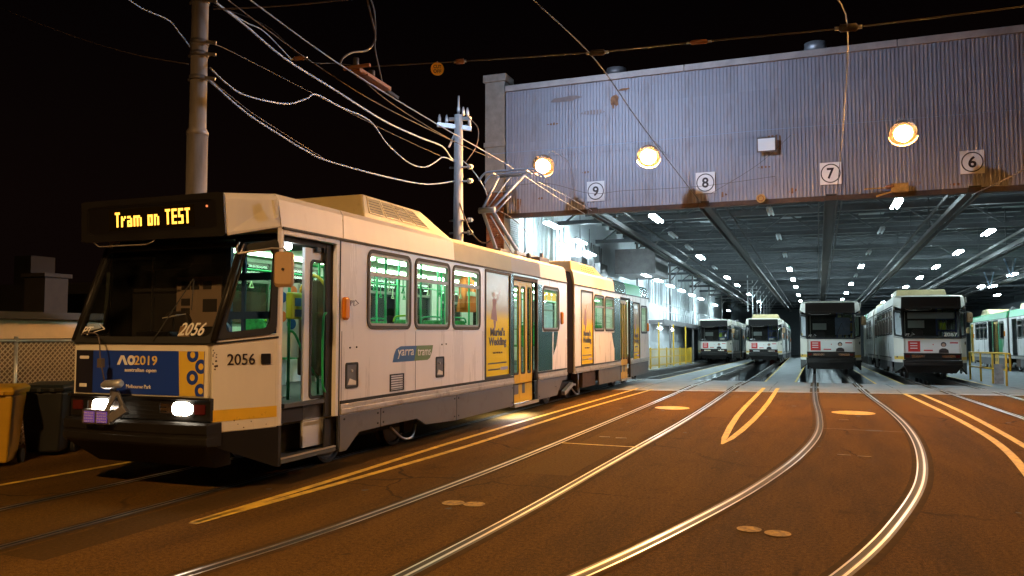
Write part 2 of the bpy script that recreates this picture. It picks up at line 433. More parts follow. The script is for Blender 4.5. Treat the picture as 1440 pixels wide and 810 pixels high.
def text_mesh(body, w, h, m, depth=0.004, shear=0.0, bold=0.0, name='lettering', space=1.0, line=1.0, align='LEFT'):
    c = bpy.data.curves.new(name, 'FONT'); c.body = body; c.extrude = depth / 2; c.shear = shear; c.offset = bold
    c.space_character = space; c.space_line = line; c.resolution_u = 3; c.align_x = align
    o = bpy.data.objects.new('tmp', c); COL.objects.link(o)
    dg = bpy.context.evaluated_depsgraph_get(); dg.update()
    me = bpy.data.meshes.new_from_object(o.evaluated_get(dg), depsgraph=dg)
    bpy.data.objects.remove(o); bpy.data.curves.remove(c)
    xs = [v.co.x for v in me.vertices]; ys = [v.co.y for v in me.vertices]; zs = [v.co.z for v in me.vertices]
    x0, x1, y0, y1 = min(xs), max(xs), min(ys), max(ys); zm = (min(zs) + max(zs)) / 2
    zr = max(1e-6, max(zs) - min(zs))
    for v in me.vertices:
        v.co = ((v.co.x - x0) / (x1 - x0) * w, (v.co.y - y0) / (y1 - y0) * h, (v.co.z - zm) / zr * depth)
    me.materials.clear(); me.materials.append(MATS[m]); me.name = name; return me
def put_text(me, fn, u, v, d, name, parent):
    for vert in me.vertices: vert.co = fn(u + vert.co.x, v + vert.co.y, d + vert.co.z)
    me.update(); return obj(name, me, parent)
def patch(A, B, C, D):
    A, B, C, D = map(Vector, (A, B, C, D)); nrm = (B - A).cross(D - A).normalized()
    def f(u, v, d): return (A * (1 - u) + B * u) * (1 - v) + (D * (1 - u) + C * u) * v + nrm * d
    return f
def arc(pts, n=8):
    """smooth curve through points"""
    pts = [Vector(p) for p in pts]; out = []
    for i in range(len(pts) - 1):
        p0, p1, p2, p3 = pts[max(i - 1, 0)], pts[i], pts[i + 1], pts[min(i + 2, len(pts) - 1)]
        for k in range(n):
            t = k / n
            out.append(.5 * ((2 * p1) + (p2 - p0) * t + (2 * p0 - 5 * p1 + 4 * p2 - p3) * t * t + (3 * p1 - p0 - 3 * p2 + p3) * t ** 3))
    out.append(pts[-1]); return out
ORD = ['first', 'second', 'third', 'fourth', 'fifth', 'sixth', 'seventh', 'eighth', 'ninth', 'tenth', 'eleventh', 'twelfth']

mat('pane_dummy', (0, 0, 0))
glass('pane_green', (0.62, 0.74, 0.60), dirt=.02)
mat('logo_purple', (0.25, 0.22, 0.30), .5)
mat('print_maroon', (0.22, 0.11, 0.09), .5)
mat('print_skin', (0.42, 0.31, 0.22), .5)
mat('wheel_steel', (0.10, 0.085, 0.075), .45, metal=.8, var=.2)
mat('rust_box', (0.07, 0.04, 0.025), .8, var=.4, scale=6)
mat('galv_dark', (0.16, 0.15, 0.15), .5, metal=.5, var=.3)
mat('notice_grey2', (.35, .37, .36), .6)
mat('blind_blue', (.10, .17, .28), .4, var=.3, scale=3)
mat('rail_bed', (.056, .033, .010), .9, var=.3, scale=5, spec=.05)
mat('asphalt_dark', (.060, .034, .0095), .85, var=.35, scale=30, bump=.5, bscale=110, spec=.05)
mat('asphalt_worn', (.100, .056, .0135), .85, var=.35, scale=30, bump=.5, bscale=110, spec=.05)
mat('paint_faded', (.16, .11, .05), .7, var=.5, scale=14)
mat('lilac', (.42, .34, .55), .4)
mat('flashing', (.36, .32, .30), .6, metal=.3, var=.25, scale=2)
mat('rust_thin', (.24, .12, .06), .85, var=.5, scale=8)
mat('rust_faint', (.25, .20, .19), .8, var=.25, scale=3)
mat('frosted', (.75, .82, .85), .5)
mat('trough', (.03, .026, .024), .7, var=.3, scale=3)
mat('lamp_metal', (.12, .10, .09), .5, metal=.6)
mat('notice_grey', (.22, .25, .28), .5, var=.3, scale=8)
mat('brass', (.45, .28, .08), .5, metal=.5, var=.4, scale=9)
mat('base_brown', (.16, .10, .06), .9, var=.3, scale=3)
mat('chimney_brown', (.032, .026, .021), .9, var=.3, scale=5)
# ================================================================== the tram, built once (local axes: x to its kerb side, y to its rear, z up)
XS, HW, LEN = 1.30, 1.00, 22.33
J0, J1 = 12.03, 12.70
WIN = [(2.64, 3.90, 1.83, 2.94), (4.02, 5.28, 1.83, 2.94), (5.38, 6.58, 1.83, 2.94)]
WIN2 = [(14.62, 15.74, 1.80, 2.84), (15.84, 16.96, 1.80, 2.84)]
DRV = (10.15, 11.37, 1.80, 2.84); REARW = (20.95, 22.0, 1.72, 2.72)
DOOR1, DOOR2, DOOR3 = (.80, 1.90, .30, 2.93), (8.30, 9.82, .28, 2.90), (17.78, 19.22, .26, 2.84)
POST = [(6.80, 8.12, .90, 2.97), (13.28, 14.52, .88, 2.90), (19.66, 20.74, .80, 2.80)]
SR = side(XS)
def taper(y):   # half width in plan along the cab
    return HW + (XS - HW) * min(1, max(0, y / .74))

def make_tram(name):
    T = empty(name)
    # ---- body sides
    def body(y0, y1, holes, lholes, nm, rear=False):
        mb = MB()
        ins = lambda h, d=.045: (h[0] + d, h[1] - d, h[2] + d, h[3] - d)
        wall(mb, y0, y1, .72, 3.0, holes, SR, .06)
        wall(mb, y0, y1, .72, 3.0, lholes, lambda u, v, d: (-XS - d, u, v), .06)
        if rear: mb.box(-XS + .06, XS - .06, y1 - .06, y1, .72, 3.0)
        return mb.build(nm, 'white_body', T)
    ins = lambda h, d=.045: (h[0] + d, h[1] - d, h[2] + d, h[3] - d)
    lw = [ins(h) for h in WIN + [(6.9, 8.1, 1.83, 2.94), (8.4, 9.7, 1.83, 2.94), DRV]]
    body(.80, J0, [(.80, 1.90, .72, 2.93)] + [ins(h) for h in WIN] + [ins(POST[0], .02)] + [(8.30, 9.82, .72, 2.90), ins(DRV)], [ins((1.2, 2.5, 1.83, 2.94))] + lw, 'front_body')
    body(J1, LEN, [ins(POST[1], .02)] + [ins(h) for h in WIN2] + [(DOOR3[0], DOOR3[1], .72, DOOR3[3]), ins(POST[2], .02), ins(REARW)], [ins(h) for h in WIN2 + [(17.6, 19, 1.8, 2.84)]], 'rear_body', True)
    # ---- joints between body panels: thin recessed seams shown as dark strips
    for y in (2.02, 4.06, 6.70):
        MB().box(XS - .001, XS + .0015, y, y + .012, .90, 1.80).build('panel_seam', 'panel_line', T)
    MB().box(XS - .02, XS + .004, 1.96, 1.985, .30, 2.98).build('panel_seam', 'rubber', T)
    # ---- cab: corner panels, pillars, front panel
    mb = MB()
    for s in (1, -1):
        q = lambda x, y, z: (s * x, y, z)
        a0, a1 = (HW, 0.0), (1.295, .735)
        mb.loft([[q(a0[0], a0[1], .71), q(a1[0], a1[1], .71), q(a1[0] - .06, a1[1], .71), q(a0[0] - .06, a0[1] + .05, .71)],
                 [q(a0[0], a0[1], 1.70), q(a1[0], a1[1], 1.78), q(a1[0] - .06, a1[1], 1.78), q(a0[0] - .06, a0[1] + .05, 1.70)]])
        mb.loft([[q(1.285, .70, .72), q(XS, .745, .72), q(XS, .80, .72), q(1.22, .80, .72)], [q(1.285, .70, 3.0), q(XS, .745, 3.0), q(XS, .80, 3.0), q(1.22, .80, 3.0)]])
    mb.box(-HW + .06, HW - .06, .001, .06, 1.08, 1.70)
    mb.build('cab_panel', 'cream', T, bevel=.012)
    mb = MB()
    mb.box(-HW, HW, -.012, .0, 1.655, 1.675)
    for s in (1, -1): mb.bar((s * HW, -.006, 1.665), (s * 1.297, .73, 1.735), .012, .02)
    mb.build('cab_moulding', 'rubber', T)
    for s in (1, -1):
        mb = MB()
        pf = patch((s * HW, 0, .83), (s * 1.296, .735, .83), (s * 1.296, .735, .955), (s * HW, 0, .955))
        d = .003 * s
        mb.face([pf(.01, 0, d), pf(.985, 0, d), pf(.985, 1, d), pf(.01, 1, d)])
        mb.build('warning_band', 'band_yellow', T)
    # rust chips on the corner
    mb = MB(); rnd = random.Random(3)
    pf = patch((HW, 0, .72), (1.296, .735, .72), (1.296, .735, 1.70), (HW, 0, 1.70))
    for k in range(26):
        u, v = (rnd.gauss(.03, .02), rnd.gauss(.78, .07)) if k < 15 else (rnd.gauss(.55, .2), rnd.gauss(.12, .05))
        r_ = rnd.uniform(.006, .022); u = min(.95, max(.006, u)); v = max(.02, v)
        P = [(u + r_ * .9 * math.cos(a) * rnd.uniform(.5, 1.2), v + r_ * .7 * math.sin(a) * rnd.uniform(.5, 1.2)) for a in [6.283 * i / 7 for i in range(7)]]
        mb.face([pf(max(.003, a), b, .003) for a, b in P])
    mb.build('rust_chips', 'beam_rust', T)['kind'] = 'stuff'
    # ---- skirts
    def skirt(poly, nm='skirt_panel', s=1):
        MB().prism(poly, lambda u, v, d: (s * (XS + .004 - d), u, v), 0, .04).build(nm, 'skirt_grey', T, bevel=.006)
    for s in (1, -1):
        skirt([(2.0, .27), (2.18, .25), (2.44, .46), (4.02, .46), (4.02, .72), (2.0, .72)][:6] if 0 else [(2.0, .25), (2.16, .25), (2.46, .45), (3.02, .46), (3.02, .72), (2.0, .72)], s=s)
        skirt([(3.035, .46), (4.12, .46), (4.42, .34), (5.55, .29), (5.55, .72), (3.035, .72)], s=s)
        skirt([(5.565, .29), (8.29, .29), (8.29, .72), (5.565, .72)], s=s)
        skirt([(9.83, .29), (11.2, .29), (11.62, .62), (11.98, .62), (11.98, .72), (9.83, .72)], s=s)
        skirt([(15.1, .29), (17.76, .27), (17.76, .72), (15.1, .72)], s=s)
        skirt([(19.24, .30), (22.2, .27), (22.2, .72), (19.24, .72)], s=s)
        mb = MB()
        for a, b in ((2.0, 8.29), (9.83, 11.98), (12.75, 17.76), (19.24, 22.28)):
            mb.box(s * XS, s * (XS + .028), a, b, .735, .80); mb.box(s * XS, s * (XS + .014), a, b, .80, .86)
        mb.build('waist_strip', 'strip_metal', T, bevel=.004)
        mb = MB()
        for a, b in ((2.0, 8.29), (9.83, 11.98), (12.75, 17.76)): mb.box(s * XS, s * (XS + .012), a, b, .862, .905)
        mb.build('rub_rail', 'dark_plastic', T)
        q = lambda x, y, z: (s * x, y, z)
        MB().loft([[q(HW, .02, .57), q(XS, .75, .26), q(XS - .05, .75, .26), q(HW - .05, .06, .57)], [q(HW, .02, .708), q(XS, .75, .708), q(XS - .05, .75, .708), q(HW - .05, .06, .708)]]).build('corner_apron', 'dark_plastic', T)
        MB().box(min(s * 1.25, s * XS), max(s * 1.25, s * XS), .75, .80, .26, .72).build('door_post', 'dark_plastic', T)
    for y, z in ((2.1, .66), (2.95, .52), (2.95, .66), (3.1, .52), (3.1, .66), (5.48, .36), (5.48, .66), (5.64, .36), (5.64, .66), (8.22, .36), (8.22, .66), (9.9, .36), (11.1, .5)):
        MB().prism(circ(y, z, .014, 8), SR, .004, .012).build('skirt_bolt', 'dark_plastic', T)
    # ---- front: light band, bumper, apron
    mb = MB(); mb.box(-HW - .01, HW + .01, -.025, .3, .835, 1.08)
    for k in range(4): mb.box(-.28, .42, -.032, -.025, .875 + k * .045, .890 + k * .045)
    mb.box(-HW - .02, HW + .02, -.06, .0, 1.06, 1.085)
    mb.build('light_band', 'dark_plastic', T, bevel=.008)
    mb = MB()
    mb.loft([[(-1.05, .10, z), (-1.03, -.10 + o, z), (-.6, -.15 + o, z), (.6, -.15 + o, z), (1.03, -.10 + o, z), (1.06, .10, z)] for z, o in ((.57, .02), (.60, 0), (.66, 0), (.67, .012), (.70, .012), (.71, 0), (.80, 0), (.825, .03))])
    mb.build('bumper', 'dark_plastic', T, bevel=.006)
    MB().loft([[(-1.0, -.08, .57), (1.0, -.08, .57), (1.0, .3, .57), (-1.0, .3, .57)], [(-.85, .25, .30), (.85, .25, .30), (.85, .5, .30), (-.85, .5, .30)]]).build('front_apron', 'under_dark', T)
    for s, xc in ((-1, -.50), (1, .56)):
        fn = front(-.027)
        h = MB(); h.ring(rr(xc - .25, xc + .25, .895, 1.03, .02), rr(xc - .235, xc + .235, .91, 1.015, .015), fn, 0, .012)
        ho = h.build('headlight', 'dark_plastic', T)
        MB().prism(rr(xc - .235, xc + .235, .91, 1.015, .015), fn, -.01, .004).build('lamp_glass', 'orange_lens' if 0 else 'chrome', ho)
        xb = xc - .02 if s < 0 else xc + .08
        MB().prism(rr(xb - .125, xb + .125, .893, 1.035, .06), fn, .004, .024).build('lit_lens', 'headlamp', ho)
        xr_ = s * .88
        MB().prism(rr(xr_ - .08, xr_ + .07, .91, 1.015, .01), fn, 0, .012).build('tail_lamp', 'red_lens', T)
    # ---- windscreen (raked back under the sign box) and cab corner windows
    A, B, C, D = (-HW, .0, 1.70), (HW, .0, 1.70), (HW + .01, .44, 2.80), (-HW - .01, .44, 2.80)
    wf = patch(A, B, C, D)
    o_, i_ = rr(0, 1, -.03, 1.0, .02), rr(.022, .978, .035, .97, .05)
    ws = MB().ring(o_, i_, wf, -.03, .012).build('windscreen', 'rubber', T)
    MB().face([wf(u, v, -.005) for u, v in i_]) if 0 else None
    mb = MB(); mb.face([wf(u, v, -.006) for u, v in i_]); mb.build('windscreen_glass', 'windscreen', ws)
    w = MB(); w.bar(wf(.60, -.02, .03), wf(.745, .62, .03), .018, .012); w.bar(wf(.745, .62, .022), wf(.80, .30, .022), .010, .012)
    w.build('wiper', 'rubber', ws)
    for s in (1, -1):
        P = [(s * (HW + .004), .01, 1.70), (s * 1.288, .70, 1.775), (s * 1.293, .715, 2.86), (s * (HW + .014), .45, 2.78)]
        cf = patch(*P)
        ou, inn = rr(0, 1, 0, 1, .10), rr(.12, .88, .07, .90, .10)
        k = s
        cw = MB().ring(ou, inn, lambda u, v, d: cf(u, v, d * k), -.03, .012).build('cab_side_window', 'rubber', T)
        mb = MB(); mb.face([cf(u, v, -.006 * k) for u, v in inn]); mb.build('pane', 'pane', cw)
        mb = MB(); mb.tube([(s * (HW + .01), .0, 1.69), (s * (HW + .02), .44, 2.80)], .035, 8); mb.build('windscreen_pillar', 'dark_plastic', T)
    # ---- roof with wrapped fascia
    def outline(ins, front_ins=0.0):
        k = XS - ins
        return [(-k, LEN), (-k, .74), (-(HW + .03 - ins), -.03 + front_ins), ((HW + .03 - ins), -.03 + front_ins), (k, .74), (k, LEN)]
    def roof_part(y0, y1, cabfront, nm, bands):
        mb = MB()
        for s in (1, -1):
            for a, b, mi in bands:
                mb.k = mi
                q = [(s * (XS + .006), a, 3.0), (s * (XS + .006), b, 3.0), (s * (XS - .045), b + .06, 3.33), (s * (XS - .10), b + .07, 3.40), (s * (XS - .10), a + (.07 if a > y0 else 0), 3.40), (s * (XS - .045), a + (.06 if a > y0 else 0), 3.33)]
                if b >= y1: q[2] = (q[2][0], b, 3.33); q[3] = (q[3][0], b, 3.40)
                mb.face([q[0], q[1], q[2], q[5]] if s > 0 else [q[1], q[0], q[5], q[2]]); mb.face([q[5], q[2], q[3], q[4]] if s > 0 else [q[2], q[5], q[4], q[3]])
        mb.k = 0
        xs = [(XS - .10, 3.40), (.8, 3.425), (.3, 3.435), (-.3, 3.435), (-.8, 3.425), (-XS + .10, 3.40)]
        for (xa, za), (xb, zb) in zip(xs, xs[1:]): mb.face([(xa, y0, za), (xa, y1, za), (xb, y1, zb), (xb, y0, zb)])
        for y in (y0, y1): mb.face([(XS + .006, y, 3.0), (XS - .045, y, 3.33)] + [(x, y, z) for x, z in xs] + [(-XS + .045, y, 3.33), (-XS - .006, y, 3.0)])
        return mb.build(nm, ['cream', 'olive', 'fascia_grey', 'teal', 'tram_green'], T)
    roof_part(.745, J0, True, 'front_roof', [(.745, 2.02, 0), (2.035, 5.45, 0), (5.45, 8.2, 1), (8.2, 10.0, 2), (10.0, J0, 0)])
    roof_part(J1, LEN, False, 'rear_roof', [(J1, 17.0, 0), (17.0, 18.6, 3), (18.6, 20.9, 4), (20.9, LEN, 3)])
    for s in (1, -1):
        mb = MB()
        for a, b in ((.76, J0), (J1, LEN)): mb.box(min(s * XS, s * (XS + .022)), max(s * XS, s * (XS + .022)), a, b, 2.985, 3.012)
        mb.build('gutter', 'rubber', T)
    # cab brow that carries the destination sign
    mb = MB()
    FB = .12
    o1 = [(-(HW + .06), FB), (HW + .06, FB), (XS + .004, .744), (-XS - .004, .744)]
    o2 = [(-(HW + .04), FB - .03), (HW + .04, FB - .03), (XS - .045, .744), (-XS + .045, .744)]
    o3 = [(-(HW - .02), FB + .03), (HW - .02, FB + .03), (XS - .10, .744), (-XS + .10, .744)]
    mb.loft([[(x, y + .02, 2.84 if y < .5 else 3.0) for x, y in o1], [(x, y, 2.88 if y < .5 else 3.03) for x, y in o1], [(x, y, 3.27 if y < .5 else 3.33) for x, y in o2], [(x, y, 3.33 if y < .5 else 3.40) for x, y in o3]])
    for i_, f_ in enumerate(mb.f):
        P_ = [Vector(mb.v[j]) for j in f_]; c_ = sum(P_, Vector()) / len(P_)
        if c_.y < .3 or i_ == len(mb.f) - 2 or abs(c_.z - 2.92) < .005 and abs(c_.x) < .01: mb.m[i_] = 1
    mb.build('cab_brow', ['cream', 'dark_plastic'], T, bevel=.02, seg=3)
    sf = patch((-HW - .06, FB - .004, 2.845), (HW + .06, FB - .004, 2.845), (HW + .045, FB - .036, 3.325), (-HW - .045, FB - .036, 3.325))
    ds = MB().ring(rr(0, 1, 0, 1, .05), rr(.045, .955, .16, .86, .08), sf, -.004, .020).build('destination_sign', 'dark_plastic', T)
    mb = MB(); mb.face([sf(u, v, .004) for u, v in rr(.045, .955, .16, .86, .08)]); mb.build('display_screen', 'black_gloss', ds)
    mb = MB(); mb.ring(rr(.045, .955, .16, .86, .08), rr(.053, .947, .19, .83, .07), sf, .004, .012); mb.build('screen_bezel', 'dark_plastic', ds)
    mb = MB(); mb.tube([(-.92, .14, 2.85), (-.78, .10, 2.79), (-.05, .10, 2.79), (.02, .11, 2.82), (.04, .14, 2.86)], .008, 6); mb.build('brow_rail', 'strip_metal', T)
    G = {'T': ['111', '010', '010', '010', '010', '010', '010'], 'r': ['000', '000', '101', '110', '100', '100', '100'], 'a': ['000', '000', '110', '001', '111', '101', '111'],
         'm': ['00000', '00000', '11110', '10101', '10101', '10101', '10101'], 'o': ['000', '000', '111', '101', '101', '101', '111'], 'n': ['000', '000', '110', '101', '101', '101', '101'],
         'E': ['111', '100', '100', '111', '100', '100', '111'], 'S': ['111', '100', '100', '111', '001', '001', '111'], ' ': ['00'] * 7}
    mb = MB(); mb.face([sf(u, v, .006) for u, v in ((.20, .26), (.80, .26), (.80, .76), (.20, .76))]); mb.build('led_glow', 'led_glow', ds)  # emissive sheet imitating the glow round the lit letters
    mb = MB(); cx_ = 0; px_, pz_ = .0236, .0242
    for ch in 'Tram on TEST':
        g = G[ch]
        for r_, row in enumerate(g):
            for c_, bit in enumerate(row):
                if bit == '1':
                    u0 = .245 + (cx_ + c_) * px_ / 2.12; v0 = .335 + (6 - r_) * pz_ / .48
                    du, dv = px_ * 1.18 / 2.12, pz_ * 1.10 / .48
                    mb.face([sf(u0, v0, .008), sf(u0 + du, v0, .008), sf(u0 + du, v0 + dv, .008), sf(u0, v0 + dv, .008)])
        cx_ += len(g[0]) + 1
    mb.build('led_lettering', 'led_amber', ds)['kind'] = 'stuff'
    mb = MB(); mb.prism(circ(.885, .70, .006, 8), lambda u, v, d: sf(u, .70 + (v - .70) * 4.5, d), .005, .014); mb.build('indicator_lamp', 'red_dot', ds)
    # ---- advertisement on the front panel
    fn = front(-.001)
    ad = MB(); ad.prism([(-.96, 1.10), (.90, 1.10), (.90, 1.585), (-.96, 1.585)], fn, 0, .006); ado = ad.build('front_advertisement', 'ad_blue', T)
    mb = MB(); mb.face([fn(u, v, .008) for u, v in ((-.96, 1.10), (-.70, 1.10), (-.70, 1.585), (-.96, 1.585))]); mb.build('navy_field', 'ad_navy', ado)
    mb = MB(); mb.face([fn(u, v, .008) for u, v in ((.57, 1.10), (.90, 1.10), (.90, 1.585), (.55, 1.585))]); mb.build('gold_field', 'ad_gold', ado)
    for cu, cv in ((.745, 1.545), (.86, 1.42), (.745, 1.30), (.86, 1.16)):
        def clip(P): return [(min(.898, u), min(1.583, max(1.102, v))) for u, v in P]
        mb = MB(); mb.ring(clip(circ(cu, cv, .078, 24)), clip(circ(cu, cv, .036, 24)), fn, .008, .011); mb.build('ball_motif', 'ad_blue', ado)
    put_text(text_mesh('2019', .33, .105, 'logo_gold', bold=.012), fn, -.08, 1.425, .010, 'lettering', ado)
    mb = MB()
    mb.prism([(-.335, 1.425), (-.295, 1.425), (-.257, 1.50), (-.219, 1.425), (-.179, 1.425), (-.235, 1.53), (-.279, 1.53)], fn, .008, .012)
    mb.ring(circ(-.125, 1.4775, .056, 20), circ(-.125, 1.4775, .024, 20), fn, .008, .012)
    mb.build('lettering', 'ad_white', ado)
    put_text(text_mesh('australian open', .46, .055, 'ad_white', bold=.012), fn, -.22, 1.335, .010, 'lettering', ado)
    put_text(text_mesh('Melbourne Park', .36, .042, 'ad_white'), fn, -.19, 1.165, .010, 'lettering', ado)
    mb = MB(); mb.prism(rr(-.905, -.765, 1.485, 1.52, .012), fn, .008, .011); mb.prism(rr(-.90, -.79, 1.165, 1.205, .005), fn, .008, .011); mb.build('sponsor_mark', 'ad_white', ado)
    # ---- numbers and marks
    wm = lambda u, v, d: wf(.5 + u / 2.0, v / 1.185, d)
    put_text(text_mesh('2056', .35, .155, 'logo_gold' if 0 else 'ad_white', shear=.25, bold=.01), wm, .50, .055, .004, 'fleet_number', ws)
    put_text(text_mesh('PT', .15, .105, 'ad_white', shear=.25, bold=.01), wm, -.93, .06, .004, 'operator_mark', ws)
    mb = MB(); mb.bar(wm(-.70, .20, .004), wm(-.60, .135, .004), .012, .008); mb.bar(wm(-.60, .135, .004), wm(-.75, .095, .004), .012, .008); mb.build('operator_mark', 'ad_white', ws)
    pc = patch((HW, 0, .71), (1.296, .735, .71), (1.296, .735, 1.78), (HW, 0, 1.78))
    pw = math.hypot(.296, .735); pcm = lambda u, v, d: pc(u / pw, (v - .71) / 1.07, d)
    put_text(text_mesh('2056', .33, .125, 'ink', bold=.008), pcm, .17, 1.43, .004, 'fleet_number', T)
    mb = MB(); mb.prism(rr(.575, .69, 1.43, 1.55, .01), pcm, 0, .012); mb.build('cab_lock', 'dark_plastic', T)
    # ---- saloon windows
    def window(b, nm='side_window', transom=True, fnx=SR, k=1, pane='pane'):
        f_ = lambda u, v, d: fnx(u, v, d)
        o = MB(); o.ring(rr(*b, .13), inset_rr(b, .05, .13), f_, -.02, .014); w_ = o.build(nm, 'rubber', T)
        o = MB(); o.ring(inset_rr(b, .05, .13), inset_rr(b, .085, .13), f_, -.03, .006)
        if transom: o.prism([(b[0] + .08, b[3] - .37), (b[1] - .08, b[3] - .37), (b[1] - .08, b[3] - .315), (b[0] + .08, b[3] - .315)], f_, -.03, .004)
        o.build('window_frame', 'frame_metal', w_)
        o = MB(); o.face([f_(u, v, -.02) for u, v in inset_rr(b, .08, .13)]); o.build('pane', pane, w_)
        return w_
    for b in WIN: window(b)
    for b in WIN2: window(b)
    window(DRV, transom=False); window(REARW, transom=False)
    SL = lambda u, v, d: (-XS - d, u, v)
    for b in WIN + [(1.2, 2.5, 1.83, 2.94), (6.9, 8.1, 1.83, 2.94), (8.4, 9.7, 1.83, 2.94), DRV] + WIN2 + [(17.6, 19, 1.8, 2.84)]: window(b, fnx=SL)
    mb = MB(); y0 = DRV[0] + .12
    for k in range(3): mb.box(XS - .05, XS - .04, y0 + k * .36, y0 + k * .36 + .27, 2.52, 2.70)
    mb.build('route_notice', 'window_glow', T)
    # ---- posters on full-height windows
    for i, b in enumerate(POST):
        o = MB(); o.ring(rr(*b, .03), inset_rr(b, .05, .03), SR, -.02, .012); p_ = o.build('window_poster', 'rubber', T)
        o = MB(); o.face([SR(u, v, -.008) for u, v in inset_rr(b, .045, .03)]); o.build('poster_sheet', 'poster', p_)
        y0, z0, w_, h_ = b[0] + .05, b[2] + .05, b[1] - b[0] - .1, b[3] - b[2] - .1
        put_text(text_mesh("Muriel's\nWedding", w_ * .74, h_ * .20, 'ink', bold=.03, line=.85, align='CENTER'), SR, y0 + w_ * .13, z0 + h_ * .27, -.005, 'lettering', p_)
        put_text(text_mesh('THE MUSICAL', w_ * .42, h_ * .018, 'ink'), SR, y0 + w_ * .29, z0 + h_ * .215, -.005, 'lettering', p_)
        o = MB()
        o.face([SR(y0 + w_ * u, z0 + h_ * v, -.006) for u, v in ((.10, .115), (.88, .115), (.88, .128), (.10, .128))])
        o.face([SR(y0 + w_ * u, z0 + h_ * v, -.006) for u, v in ((.10, .055), (.60, .055), (.60, .068), (.10, .068))])
        o.build('small_print', 'ink', p_)
        o = MB(); o.face([SR(y0 + w_ * u, z0 + h_ * v, -.006) for u, v in ((.62, .05), (.94, .05), (.94, .08), (.62, .08))]); o.build('small_print', 'logo_purple', p_)
        o = MB()   # a plain dancing figure
        o.face([SR(y0 + w_ * (.05 + .9 * u), z0 + h_ * v, -.006) for u, v in ((.18, .55), (.48, .53), (.44, .63), (.40, .68), (.44, .74), (.34, .76), (.25, .74), (.28, .68), (.22, .62))])
        o.face([SR(y0 + w_ * (.05 + .9 * u), z0 + h_ * v, -.006) for u, v in ((.33, .44), (.37, .44), (.42, .53), (.30, .54))])
        o.build('printed_dress', 'print_maroon', p_)
        o = MB()
        o.face([SR(y0 + w_ * (.345 + .05 * math.cos(a)), z0 + h_ * (.79 + .022 * math.sin(a)), -.006) for a in [6.283 * k / 12 for k in range(12)]])
        o.face([SR(y0 + w_ * (.05 + .9 * u), z0 + h_ * v, -.006) for u, v in ((.42, .74), (.60, .84), (.64, .84), (.44, .71))])
        o.build('printed_figure', 'print_skin', p_)
    # ---- livery shapes, thin vinyl on the side
    def vinyl(poly, m, nm='livery_shape'):
        mb = MB(); mb.prism(poly, SR, .0, .003); mb.build(nm, m, T)
    vinyl([(8.14, .91), (8.29, .91), (8.29, 2.96), (8.14, 2.96)], 'teal')
    def curve(ya, za, yb, zb, n=8): return [(ya + (yb - ya) * k / n, za + (zb - za) * (k / n) ** .5) for k in range(n + 1)]
    vinyl([(9.84, .91), (10.85, .91), (10.85, 1.30), (10.87, 1.79), (10.13, 1.79), (10.13, 2.85), (9.84, 2.85)], 'teal')
    vinyl([(10.93, 1.25), (11.15, 1.45), (11.3, 1.79), (10.96, 1.79)], 'teal')
    vinyl([(16.98, .91), (17.76, .91), (17.76, 2.84), (16.98, 2.84)], 'teal'); vinyl([(16.94, 1.30), (16.97, 1.30), (16.97, 1.76), (16.66, 1.76), (16.72, 1.62), (16.84, 1.44)], 'teal')
    vinyl([(19.24, .91), (19.64, .91), (19.64, 2.8), (19.24, 2.84)], 'teal')
    # ---- operator logo
    lo = MB(); lo.prism([(3.36, 1.35), (4.02, 1.35), (4.10, 1.58), (3.60, 1.58), (3.46, 1.54), (3.40, 1.46)], SR, .0, .003); lg = lo.build('operator_logo', 'logo_blue', T)
    lo = MB(); lo.prism([(4.02, 1.35), (4.47, 1.35), (4.55, 1.38), (4.62, 1.47), (4.66, 1.58), (4.10, 1.58)], SR, .0, .003); lo.build('logo_panel', 'logo_green', lg)
    put_text(text_mesh('yarra', .50, .135, 'ad_white', shear=.1), SR, 3.50, 1.395, .005, 'lettering', lg)
    put_text(text_mesh('trams', .44, .105, 'ad_white', shear=.1), SR, 4.13, 1.425, .005, 'lettering', lg)
    put_text(text_mesh('PT', .12, .07, 'ink'), SR, 2.22, 2.14, .002, 'operator_mark', T)
    mb = MB(); mb.bar(SR(2.34, 2.22, .002), SR(2.42, 2.175, .002), .010, .003); mb.bar(SR(2.42, 2.175, .002), SR(2.32, 2.14, .002), .010, .003); mb.build('operator_mark', 'ink', T)
    # ---- hatches, vent, side lamps
    for y0 in (2.12, 4.76):
        b = (y0, y0 + .30, 1.05, 1.39)
        h = MB(); h.ring(rr(*b, .03), inset_rr(b, .03, .03), SR, .0, .012); ho = h.build('side_hatch', 'dark_plastic', T)
        h = MB(); h.prism([(b[0] + .03, b[2] + .03), (b[1] - .03, b[2] + .03), (b[1] - .03, b[3] - .03), (b[0] + .03, b[3] - .03)], SR, .0, .003); h.build('hatch_door', 'skirt_grey', ho)
        h = MB(); h.prism([(b[0] + .05, b[2] + .05), (b[1] - .05, b[2] + .04), (b[1] - .05, b[2] + .09), (b[0] + .10, b[2] + .13)], SR, .003, .008); h.build('hatch_label', 'cream', ho)
        h = MB(); h.prism(circ((b[0] + b[1]) / 2, b[3] - .11, .018, 10), SR, .003, .016); h.build('hatch_lock', 'silver', ho)
    v = MB(); v.ring([(3.28, .93), (3.70, .93), (3.70, 1.18), (3.28, 1.18)], [(3.31, .95), (3.67, .95), (3.67, 1.16), (3.31, 1.16)], SR, 0, .008); vo = v.build('side_vent', 'dark_plastic', T)
    for k in range(6):
        z = .957 + k * .034
        MB().loft([[SR(3.31, z, 0), SR(3.67, z, 0), SR(3.67, z + .006, .010), SR(3.31, z + .006, .010)], [SR(3.31, z + .012, 0), SR(3.67, z + .012, 0), SR(3.67, z + .016, .010), SR(3.31, z + .016, .010)]]).build('vent_slat', 'skirt_grey', vo)
